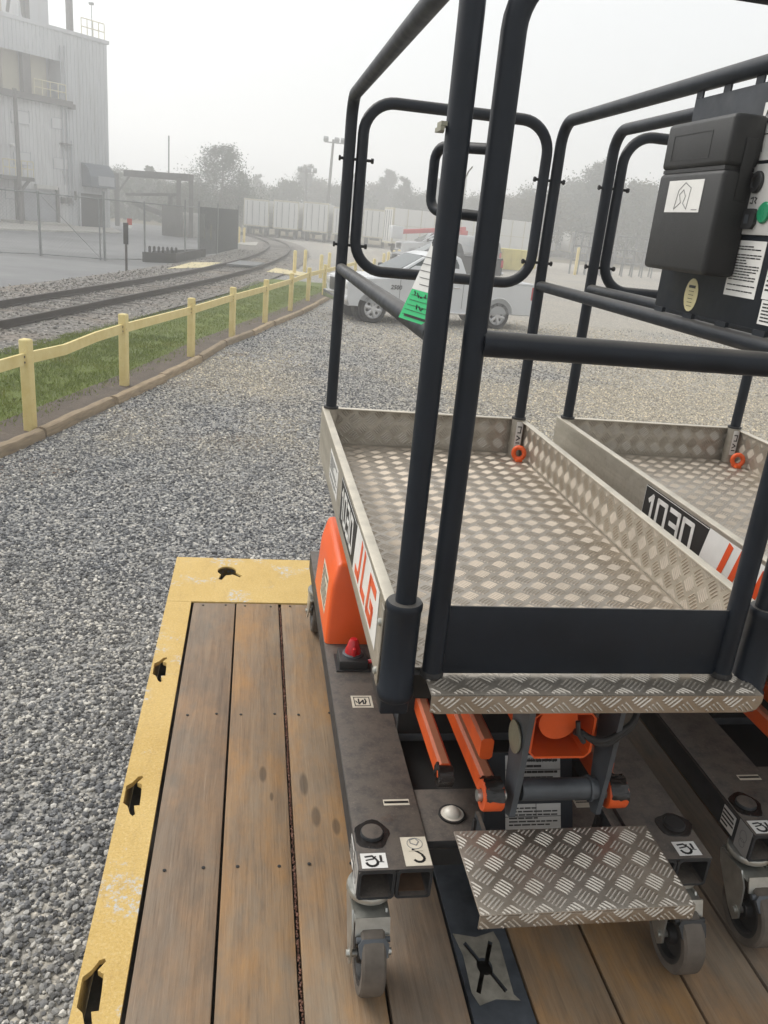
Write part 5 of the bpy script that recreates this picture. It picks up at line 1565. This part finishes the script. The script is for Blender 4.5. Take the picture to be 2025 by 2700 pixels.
b.b2((-.9, 0, 0), (.6, 1.2, 2.3), .05); b.b2((-.6, -.15, .4), (.2, -.002, 1.5), .02); b.cyl((-.3, .5, 2.3), (-.3, .5, 3.1), .18, n=12); b.out('casing', M['dkframe'], mac)
g0 = gp(z1, 770, 1440)
b = B(); beam(b, Vector((0, 0, 2.2)), Vector((6.2, -1, .4)), .8, .45); cvy = thing('incline_conveyor', 'dark inclined conveyor sloping down beside the building', 'conveyor', None, Vector((g0.x, g0.y + 6, Z0))); b.out('belt_frame', M['dkframe'], cvy, smooth=False)
for t in (.15, .55, .9):
    b = B(); p = Vector((0, 0, 2.2)).lerp(Vector((6.2, -1, .4)), t); b.b2((p.x - .06, p.y - .3, 0), (p.x + .06, p.y + .3, p.z - .1)); b.out('leg', M['dkframe'], cvy, smooth=False)
# light poles
M['pole'] = simple('weathered_pole', (.13, .125, .12), .8, 0, .2, 3)
def light_pole(u, v, ut, vt, label, dist=None):
    g = G(u, v); h = up_at(ut, vt, g).z - g.z; tx = up_at(ut, vt, g).x - g.x
    t = thing('light_pole', label, 'light pole', None, g)
    b = B(); b.cyl((0, 0, 0), (tx, 0, h), .20, .12, n=12); b.out('pole', M['pole'], t)
    b = B(); b.b2((tx - .9, -.05, h - .35), (tx + 1.2, .05, h - .25)); b.out('cross_arm', M['pole'], t)
    for s in (-.8, .35, 1.0):
        b = B(); b.box((tx + s, -.25, h - .05), (.5, .5, .42), Euler((R(25), 0, 0)), .04); b.out('flood_lamp', M['galv'], t)
light_pole(*z3(470, 620), *z3(515, 125), 'tall timber pole with three flood lamps behind the rail fence')
light_pole(*z3(374, 596), *z3(383, 270), 'more distant thin lamp pole fading in the fog before the trailers')

# ================================================================ parked box trailers and containers
M['boxwhite'] = cladding('white_trailer_side', (.66, .66, .64), .06)
M['boxend'] = simple('stained_trailer_frame', (.52, .49, .38), .7, 0, .2, 2)
M['under'] = simple('sooty_underframe', (.035, .033, .03), .8, 0, .3, 1)
def semi(g, heading, length, label, group, hgt=2.75, base=1.05):
    # g: ground point below the middle of the rear end; heading: direction from the rear forwards
    t = thing('box_trailer', label, 'trailer', group, g, heading)
    b = B(); b.b2((.03, -1.27, base), (length, 1.27, base + hgt)); b.out('box', M['boxwhite'], t, smooth=False)
    b = B()
    for y in (-1.3, 1.22): b.b2((-.02, y, base - .1), (.10, y + .08, base + hgt + .03))
    b.b2((-.02, -1.22, base - .12), (.10, 1.22, base)); b.b2((-.02, -1.22, base + hgt - .12), (.10, 1.22, base + hgt + .03)); b.out('rear_frame', M['boxend'], t, smooth=False)
    for y in (-.62, .62):
        b = B(); b.b2((-.015, y - .58, base + .02), (.03, y + .58, base + hgt - .14)); d = b.out('door', M['boxwhite'], t, smooth=False)
        for s in (-.25, .3):
            b = B(); b.cyl((-.045, y + s, base + .05), (-.045, y + s, base + hgt - .2), .025, n=6); b.out('lock_rod', M['galv'], d)
    for k in range(int(length / 1.2) + 1):
        x = .12 + k * 1.2
        for y in (-1.28, 1.27):
            b = B(); b.b2((x - .03, y, base), (x + .03, y + .012, base + hgt)); b.out('side_post', M['boxend'], t, smooth=False)
    for y in (-1.285, 1.275):
        b = B(); b.b2((.1, y, base - .1), (length, y + .012, base + .06)); b.b2((.1, y, base + hgt * .5), (length, y + .010, base + hgt * .5 + .03)); b.out('side_rail', M['boxend'], t, smooth=False)
    b = B(); b.b2((.3, -.5, base - .35), (length - .2, .5, base - .01)); b.out('chassis', M['under'], t, smooth=False)
    for x in (1.2, 2.4, length - 1.6):
        for y in (-1.05, .75):
            b = B(); b.lathe([(.2, 0), (.48, 0), (.5, .05), (.5, .25), (.48, .3), (.2, .3)], (x, y, .5), 'Y', 18); b.out('wheel', M['rubber'], t)
    return t
ends = [(150, 615), (205, 618), (268, 622), (322, 626), (385, 630), (438, 634), (495, 638)]
base_l, base_r = G(673, 622), G(905, 656)
for k in range(5):
    p = base_l.lerp(base_r, (k + .35) / 4.9)
    g = Vector((-.8 + k * 3.0, 88 - k * .8, Z0))
    semi(g, R(82), 12.2, 'white box trailer backed in, one of a row parked side by side', 'box trailers parked side by side', 2.5 + .12 * (k % 3))
semi(Vector((10.3, 70.5, Z0)), R(8), 13.6, 'long white box trailer parked broadside in front of the trailer row', None, 2.7)
for k in range(8):
    semi(Vector((27.0 + k * 3.1 + (1.2 if k > 4 else 0), 118 - k * 1.2, Z0)), R(78), 12.2, 'white box trailer in the far fog-bleached row before the trees', 'box trailers in the far row')
# pipe racks in front of the far row
M['rackgrey'] = simple('grey_rack_tube', (.14, .14, .14), .6, 0, .2, 2)
g0, g1 = G(1505, 722), G(1680, 735)
for k, (u0, u1, v0) in enumerate(((1500, 1580, 722), (1610, 1715, 728))):
    a, c = G(u0, v0), G(u1, v0 + 6)
    rk2 = thing('pipe_rack', ['grey pipe rack with slanted uprights right by a lone yellow bollard', 'grey pipe rack with slanted uprights at the far lot edge away from the bollard'][k], 'rack', None, a)
    n_ = 5
    for j in range(n_):
        p = (c - a) * (j / (n_ - 1))
        b = B(); b.cyl(p, p + Vector((.5, 1.2, 3.3)), .07, n=6); b.out('upright', M['rackgrey'], rk2)
        b = B(); b.cyl(p + Vector((.9, 2.4, 0)), p + Vector((.5, 1.2, 3.3)), .07, n=6); b.out('upright', M['rackgrey'], rk2)
    for z in (1.1, 2.2, 3.3):
        b = B(); b.cyl(Vector((.15 * z, .36 * z, z)), c - a + Vector((.15 * z, .36 * z, z)), .07, n=6); b.out('rail', M['rackgrey'], rk2)
b = B(); g = G(1515, 725); b.lathe([(.12, 0), (.12, 2.0), (.08, 2.1), (0, 2.12)], n=12); o = b.out('bollard', M['fence']); o.location = g; tag(o, 'lone yellow bollard beside the grey pipe racks', 'bollard')
g = G(1345, 712)
M['signyellow'] = simple('yellow_board', (.62, .52, .13), .6, 0, .1, 2)
yb = thing('yellow_skip', 'yellow steel skip standing beyond the parked vehicles', 'skip', None, g)
b = B(); b.prism([(0, .3), (.5, 0), (3.2, 0), (3.6, .3), (3.6, 1.5), (0, 1.5)], (-1.6, 0, .02), (1, 0, 0), (0, 0, 1), -1.8); b.out('bin', M['signyellow'], yb, smooth=False)
for k in range(5):
    b = B(); b.b2((-1.5 + k * .75, -.06, .35), (-1.42 + k * .75, -.001, 1.5)); b.out('rib', M['signyellow'], yb, smooth=False)
for i, (u, v, vt) in enumerate(((1010, 705, 668), (1022, 702, 664), (1036, 699, 660), (1050, 697, 658), (960, 722, 690), (985, 714, 682))):
    bollard(u, v, u + 3, vt, 'yellow bollard in the row behind the parked pickup', 'bollards behind the pickup', .09)
b = B()
# ================================================================ vehicles
M['carwhite'] = simple('white_car_paint', (.58, .59, .60), .22, 0, .05, 1)
M['carblack'] = simple('black_car_paint', (.02, .021, .023), .2, 0, .1, 1)
M['cargrey'] = simple('dark_grey_car_paint', (.06, .06, .065), .25, 0, .1, 1)
M['cartrim'] = simple('car_trim', (.03, .03, .03), .5, 0, .1, 2)
M['chrome'] = simple('chrome', (.68, .68, .69), .18, .95, .05, 1)
M['alloy'] = simple('alloy_wheel', (.56, .56, .57), .32, .6, .1, 4)
M['lampred'] = simple('red_lamp', (.42, .012, .018), .2, 0, .05, 2)
M['lampclear'] = simple('clear_lamp', (.62, .62, .62), .12, .2, .05, 2)
k = N('tinted_glass'); k.set((.035, .05, .05, 1), .05, 0, .5); M['glass'] = k.m
def pickup(label, paint, g, heading, group=None, name='pickup_truck', scale=1.0, cat='pickup truck', Lf=None):
    t = thing(name, label, cat, group, g, heading)
    t.scale = (scale,) * 3
    # local x: forwards, origin on the ground midway between the axles
    WB, r = 3.80, .385
    fx, rx = WB / 2, -WB / 2
    W = .98
    def arch(cx, rr=.47, n=10): return [(cx + rr * math.cos(R(a)), .40 + rr * math.sin(R(a))) for a in [170 - 160 * i / n for i in range(n + 1)]]
    lower = [(-3.02, .52), (-2.98, .42), (rx - .47, .42)] + arch(rx) + [(rx + .47, .38), (fx - .47, .38)] + arch(fx) + [(fx + .5, .42), (2.60, .42), (2.68, .60), (2.68, .98), (2.62, 1.10), (2.36, 1.17), (1.42, 1.24), (-.82, 1.27), (-2.98, 1.29), (-3.02, 1.20)]
    b = B()
    bm = b.bm
    # lofted across the width: narrow at the very side, slight tumblehome
    lay = []
    for y, f in ((-W, 0), (-W + .05, 1), (W - .05, 1), (W, 0)):
        lay.append([bm.verts.new((x * (1 - .006 * (1 - f)), y, z - (.035 if (f == 0 and z > 1.0) else 0) + (.02 if (f == 0 and z < .6) else 0))) for x, z in lower])
    k = len(lower)
    for a, c in zip(lay, lay[1:]):
        for i in range(k): bm.faces.new((a[i], a[(i + 1) % k], c[(i + 1) % k], c[i]))
    bm.faces.new(lay[0][::-1]); bm.faces.new(lay[-1])
    bmesh.ops.triangulate(bm, faces=[f for f in bm.faces if len(f.verts) > 4])
    body = b.out('body', M[paint], t, ang=30)
    # open bed: dark well
    b = B(); b.b2((-2.9, -.80, 1.285), (-.95, .80, 1.298)); b.out('cargo_bed', M['cartrim'], t)
    b = B(); b.b2((-3.0, -.98, 1.27), (-.84, -.88, 1.325), .015); b.b2((-3.0, .88, 1.27), (-.84, .98, 1.325), .015); b.b2((-3.03, -.9, 1.1), (-2.96, .9, 1.325), .015); b.out('bed_rim', M[paint], t)
    # cab greenhouse
    rings = []
    for z, x0, x1, y in ((1.25, -.86, 1.45, .93), (1.50, -.80, 1.06, .885), (1.86, -.66, .42, .77), (1.93, -.50, .22, .70)):
        rings.append([(x0, -y, z), (x1, -y, z), (x1, y, z), (x0, y, z)])
    b = B()
    rv = [[b.bm.verts.new(p) for p in q] for q in rings]
    for a, c in zip(rv, rv[1:]):
        for j in range(4): b.bm.faces.new((a[j], a[(j + 1) % 4], c[(j + 1) % 4], c[j]))
    b.bm.faces.new(rv[-1]); b.bm.faces.new(rv[0][::-1])
    bmesh.ops.bevel(b.bm, geom=[e for e in b.bm.edges], offset=.035, segments=2, affect='EDGES', profile=.5)
    cab = b.out('cab', M[paint], t)
    def pane(pts, off, mat='glass', name='window'):
        b = B(); P4 = [Vector(p) for p in pts]
        n = (P4[1] - P4[0]).cross(P4[2] - P4[0]).normalized() * off
        f = [b.bm.verts.new(p + n) for p in P4]; q = [b.bm.verts.new(p - n * 2) for p in P4]
        b.bm.faces.new(f); b.bm.faces.new(q[::-1])
        for i in range(len(f)): b.bm.faces.new((f[i], q[i], q[(i + 1) % len(f)], f[(i + 1) % len(f)]))
        return b.out(name, M[mat], t, smooth=False)
    for s in (-1, 1):
        y0, y1 = s * .908, s * .786
        A = [(.28, y0, 1.34), (1.08, y0, 1.34), (.93, s * .878, 1.50), (.40, y1, 1.82), (.28, y1, 1.82)]
        C_ = [(-.66, y0, 1.34), (.20, y0, 1.34), (.20, y1, 1.82), (-.50, y1, 1.82), (-.66, s * .85, 1.52)]
        for q in (A, C_): pane(q if s < 0 else q[::-1], .012)
        # door seams, handles, side strip, mirror
        for x in (1.18, .24, -.72):
            b = B(); b.b2((x - .006, s * W - .002, .52), (x + .006, s * W + .002, 1.22)); b.out('door_seam', M['cartrim'], t)
        for x in (.34, -.60):
            b = B(); b.b2((x, s * W, 1.06), (x + .20, s * (W + .03), 1.10), .01); b.out('door_handle', M['chrome'], t)
        b = B(); b.b2((-1.3, s * (W - .02), .36), (1.35, s * (W + .06), .42), .015); b.out('side_step', M['chrome'], t)
        b = B(); b.b2((.98, s * (W + .02), 1.30), (1.10, s * (W + .20), 1.50), .03); b.b2((1.0, s * (W - .08), 1.30), (1.06, s * (W + .05), 1.34)); b.out('mirror', M['cartrim'], t)
        b = B(); b.b2((2.46, s * .62, .86), (2.695, s * .97, 1.06), .03); b.out('headlight', M['lampclear'], t)
        b = B(); b.b2((-3.045, s * .84, .86), (-2.90, s * .985, 1.24), .02); b.out('tail_lamp', M['lampred'], t)
        for cx in (fx, rx):
            b = B(); b.tube([(cx + .475 * math.cos(R(a)), s * (W - .005), .40 + .475 * math.sin(R(a))) for a in range(4, 180, 11)], .022, 6); b.out('wheel_arch', M[paint], t)
            b = B(); b.lathe([(.27, -.13), (.36, -.13), (r, -.09), (r, .09), (.36, .13), (.27, .13)], (cx, s * (W - .13), r), 'Y', 32, closed=True); w = b.out('tyre', M['rubber'], t)
            b = B()
            b.lathe([(.272, -.10), (.272, .11), (.25, .125), (.235, .06), (.0, .05), (0, -.09)], (0, 0, 0), 'Y', 28)
            for q in range(6):
                a = R(q * 60 + 15)
                b.box((math.cos(a) * .15, .085, math.sin(a) * .15), (.22, .05, .075), Euler((0, -a, 0)), .012)
            b.cyl((0, .05, 0), (0, .12, 0), .065, n=16)
            if s < 0:
                for v in b.bm.verts: v.co.y = -v.co.y
            for v in b.bm.verts: v.co += Vector((cx, s * (W - .13), r))
            b.out('rim', M['alloy'], w)
            b = B()
            for q in range(6):
                a = R(q * 60 + 45)
                b.cyl((cx + math.cos(a) * .165, s * (W - .13 + .0605), r + math.sin(a) * .165), (cx + math.cos(a) * .165, s * (W - .13 + .066), r + math.sin(a) * .165), .042, n=8)
            tag(b.out('rim_openings', M['cartrim'], w), kind='stuff')
            b = B(); b.lathe([(0, -.1), (.46, -.1), (.46, .30), (0, .30)], (0, 0, 0), 'Y', 24)
            for v in b.bm.verts: v.co.y = -s * v.co.y + s * (W - .32); v.co.x += cx; v.co.z += .40
            b.out('wheel_well', M['cartrim'], t)
    pane([(1.44, -.80, 1.30), (1.44, .80, 1.30), (.44, .70, 1.84), (.44, -.70, 1.84)], .012, name='windscreen')
    pane([(-.86, .78, 1.34), (-.86, -.78, 1.34), (-.675, -.66, 1.82), (-.675, .66, 1.82)], .012, name='rear_window')
    b = B(); b.b2((2.65, -.97, .46), (2.77, .97, .68), .03); b.out('front_bumper', M['chrome'], t)
    b = B(); b.b2((2.67, -.58, .72), (2.71, .58, 1.06), .02); b.out('grille', M['cartrim'], t)
    b = B(); b.b2((-3.14, -.95, .46), (-3.0, .95, .64), .03); b.out('rear_bumper', M['chrome'], t)
    b = B(); b.b2((-3.035, -.30, .92), (-3.028, .30, 1.06)); b.out('tailgate_panel', M['cartrim'], t)
    return t
# the white pickup stands nose to the left; its wheels are found on the gravel
wf, wr = G(971, 851), G(1311, 868)
d = wf - wr
cen = (wf + wr) / 2
hd_ = math.atan2(d.y, d.x)
nrm_ = Vector((-math.sin(hd_), math.cos(hd_), 0))
if nrm_.dot(CAM_LOC - cen) > 0: nrm_ = -nrm_
wt = pickup('white crew cab pickup with alloy wheels parked broadside on the gravel', 'carwhite', cen + nrm_ * .9, hd_, scale=d.length / 3.80 * .955)
st = B()
for i, ch in enumerate('2500'): pass
put_text(st, '2500', (0, 0, 0), (1, 0, 0), (0, 0, 1), .16, 0, .2, .004)
nm = st.mesh('badge', M['cartrim'], False)
bo = link('badge', nm, wt); bo.location = (1.30, .992, .98); bo.rotation_euler = (0, 0, math.pi)
pickup('black pickup standing behind the white pickup, nose to the track', 'carblack', Vector((9.2, 42.5, Z0)), R(185))
sv = pickup('dark grey pickup seen from behind with red tail lamps', 'cargrey', Vector((16.6, 60.5, Z0)), R(74))
ut = pickup('white utility truck with a red lifting boom behind the black pickup', 'carwhite', Vector((13.0, 62.0, Z0)), R(185), name='utility_truck', cat='truck', scale=1.15)
M['boomred'] = simple('red_boom', (.50, .05, .05), .45, 0, .1, 2)
b = B(); b.b2((-2.9, -.9, 1.32), (-.95, .9, 1.9), .03); b.out('equipment_body', M['carwhite'], ut)
b = B(); b.box((.4, 0, 2.02), (4.4, .26, .28), Euler((0, R(7), 0)), .03); b.out('boom', M['boomred'], ut)
b = B(); b.b2((-1.9, -.25, 1.9), (-1.4, .25, 2.2), .03); b.out('boom_turret', M['boomred'], ut)
b = B(); b.b2((2.55, -.42, 1.3), (3.3, .42, 2.1), .05); b.out('bucket', M['carwhite'], ut)

# ================================================================ trees
M['bark'] = simple('grey_bark', (.10, .085, .07), .9, 0, .35, 4)
def foliage(name, c):
    k = N(name)
    n = k.noise(.9, 4)
    k.set(k.ramp(n, [(.3, tuple(x * .6 for x in c)), (.55, c), (.8, tuple(x * 1.5 for x in c))]), .7, 0, .2)
    k.p.inputs['Transmission Weight'].default_value = 0
    return k.m
M['leaf_a'] = foliage('dull_green_leaves', (.050, .062, .026))
M['leaf_b'] = foliage('olive_autumn_leaves', (.085, .075, .032))
M['needle'] = foliage('pine_needles', (.036, .052, .024))
def make_tree(h, rx, kind, seed):
    rr = np.random.default_rng(seed)
    b = B()
    nseg = 7
    top = h * (.92 if kind == 'pine' else .7)
    path = [Vector((rr.normal(0, .02) * h * (i / nseg), rr.normal(0, .02) * h * (i / nseg), top * i / nseg)) for i in range(nseg + 1)]
    b.tube(path, [h * .020 * (1 - .85 * i / nseg) + .02 for i in range(nseg + 1)], 10)
    tips = []
    nb = 54 if kind == 'pine' else 44
    for i in range(nb):
        f = .16 + .82 * (i + rr.random() * .6) / nb
        z = top * f
        k = min(int(f * nseg), nseg - 1)
        p0 = path[k].lerp(path[k + 1], f * nseg - k)
        a = rr.uniform(0, 6.28)
        if kind == 'pine':
            Lb = rx * (1.1 - f) ** .75 * rr.uniform(.65, 1.2)
            el = rr.uniform(.0, .35)
        else:
            Lb = rx * math.sqrt(max(.05, 1 - (2 * f - .95) ** 2)) * rr.uniform(.6, 1.1)
            el = rr.uniform(.25, .9)
        d = Vector((math.cos(a) * math.cos(el), math.sin(a) * math.cos(el), math.sin(el)))
        p1 = p0 + d * Lb * .6 + Vector((0, 0, Lb * .05)); p2 = p0 + d * Lb + Vector((0, 0, Lb * (.12 if kind == 'pine' else .2)))
        b.tube([p0, p1, p2], [h * .006 * (1.15 - f) + .012, h * .004 * (1.1 - f) + .008, .006], 6)
        for t in (.45, .7, .9, 1.0): tips.append(((p0.lerp(p1, t / .6) if t < .6 else p1.lerp(p2, (t - .6) / .4)), Lb))
    trunk_me = b.mesh('trunk', M['bark'])
    vv, ff = [], []
    for (p, Lb) in tips:
        ncl = 70 if kind == 'pine' else 46
        sp_ = (.10 + .16 * Lb) if kind == 'pine' else (.22 + .17 * Lb)
        if rr.random() < .12: continue
        for _ in range(ncl):
            c = p + Vector(rr.normal(0, sp_, 3)) * Vector((1, 1, .7)).x
            s = rr.uniform(.08, .19) * h / 9 * (.72 if kind == 'pine' else .9)
            u = Vector(rr.normal(0, 1, 3)).normalized(); w = u.cross(Vector(rr.normal(0, 1, 3))).normalized()
            wd_ = .42 if kind == 'pine' else .7
            i = len(vv)
            vv += [tuple(c - u * s), tuple(c + w * s * wd_), tuple(c + u * s), tuple(c - w * s * wd_)]
            ff.append((i, i + 1, i + 2, i + 3))
    me = bpy.data.meshes.new('crown'); me.from_pydata(vv, [], ff)
    return trunk_me, me
def plant(meshes, leaf, name, label, cat, g, s, rz, group=None, sx=1.0):
    t = thing(name, label, cat, group, g, rz)
    t.scale = (s * sx, s * sx, s)
    link('trunk', meshes[0], t)
    c = meshes[1]
    if not c.materials: c.materials.append(leaf)
    link('crown', c, t)
    return t
pine = make_tree(9.0, 4.2, 'pine', 11)
plant(pine, M['needle'], 'pine_tree', 'bushy pine tree with a ragged pointed top behind the screen fence', 'tree', Vector((-4.6, 92, Z0)), 1.0, .4, None, 1.15)
shrub = make_tree(4.2, 3.0, 'round', 12)
plant(shrub, M['leaf_a'], 'shrub', 'low dark bush at the foot of the pine tree', 'bush', Vector((-8.4, 90, Z0)), 1.1, .4)
plant(shrub, M['leaf_a'], 'shrub', 'low dark bush between the pine tree and the box trailers', 'bush', Vector((-1.0, 94, Z0)), .9, 2.0)
kinds = [make_tree(15, 5.0, 'round', 21), make_tree(15, 4.4, 'round', 22), make_tree(16, 4.0, 'pine', 23)]
tr = random.Random(9)
labs = ['rounded green tree in the foggy tree line behind the lot', 'olive autumn tree in the foggy tree line behind the lot', 'pine tree in the foggy tree line behind the lot']
leafs = [M['leaf_a'], M['leaf_b'], M['needle']]
spots = []
for u in range(-120, 2300, 42):
    hz_ = 486 + u * .098
    dist = tr.uniform(118, 150) if u > 560 else tr.uniform(105, 140)
    # outline of the tree tops as the photograph shows it
    prof_ = [(-200, 430), (250, 400), (330, 405), (420, 440), (560, 455), (700, 450), (800, 430), (900, 445), (1000, 440), (1150, 470), (1300, 470), (1400, 450), (1480, 425), (1560, 395), (1640, 400), (1720, 440), (1900, 420), (2300, 430)]
    for (u0, v0), (u1, v1) in zip(prof_, prof_[1:]):
        if u0 <= u <= u1: vt = v0 + (v1 - v0) * (u - u0) / (u1 - u0)
    dv = ray(u, hz_); dv.z = 0; dv.normalize()
    g = Vector((CAM_LOC.x, CAM_LOC.y, 0)) + dv * dist; g.z = Z0
    h = up_at(u, vt + tr.uniform(-8, 14), g).z - g.z
    k = tr.choice((0, 0, 1, 1, 2))
    spots.append((g, h, k))
for g, h, k in spots:
    plant(kinds[k], leafs[k], 'background_tree', labs[k], 'tree', g, h / 15.5, tr.uniform(0, 6.28), 'trees in the foggy tree line', tr.uniform(.95, 1.3))
# undergrowth that reads as one mass below the tree line
vv, ff = [], []
for u in range(-200, 2350, 4):
    dv = ray(u, 486 + u * .098); dv.z = 0; dv.normalize()
    for _ in range(16):
        p = Vector((CAM_LOC.x, CAM_LOC.y, 0)) + dv * tr.uniform(104, 128) if u < 600 else Vector((CAM_LOC.x, CAM_LOC.y, 0)) + dv * tr.uniform(128, 150)
        c = p + Vector((tr.uniform(-.5, .5), 0, Z0 + tr.uniform(0, 1) ** 1.4 * (4.0 + 1.6 * math.sin(u * .021) + 1.0 * math.sin(u * .067))))
        s = tr.uniform(.25, .6); i = len(vv)
        a, e = tr.uniform(0, 3.14), tr.uniform(-.6, .6)
        ux = Vector((math.cos(a), math.sin(a), e)) * s; uz = Vector((tr.uniform(-.4, .4), tr.uniform(-.4, .4), 1)) * s * .7
        vv += [tuple(c - ux), tuple(c - uz), tuple(c + ux), tuple(c + uz)]
        ff.append((i, i + 1, i + 2, i + 3))
me = bpy.data.meshes.new('undergrowth'); me.from_pydata(vv, [], ff); me.materials.append(M['leaf_a'])
tag(link('undergrowth', me), 'dense scrub below the foggy tree line', 'undergrowth', kind='stuff')
# rough verge between the track and the trailers
g_v = simple('rough_verge', (.14, .115, .06), .9, 0, .4, .6)
b = B(); b.quad((-60, 92, Z0 + .02), (60, 92, Z0 + .02), (160, 200, Z0 + .02), (-160, 200, Z0 + .02)); tag(b.out('verge', g_v, smooth=False), kind='structure')

# ================================================================ fog
HZ = .0061
b = B(); b.b2((-332, -332, Z0 - 1), (332, 332, 26))
k = N('fog')
k.n.remove(k.p)
pv_ = k.n.new('ShaderNodeVolumePrincipled')
pv_.inputs['Color'].default_value = (1.0, 1.0, 1.0, 1)
pv_.inputs['Density'].default_value = HZ
pv_.inputs['Anisotropy'].default_value = .6
k.link(pv_.outputs[0], k.out.inputs['Volume'])
tag(b.out('haze', k.m, smooth=False), kind='stuff')
scene.cycles.volume_bounces = 6
scene.cycles.max_bounces = 8
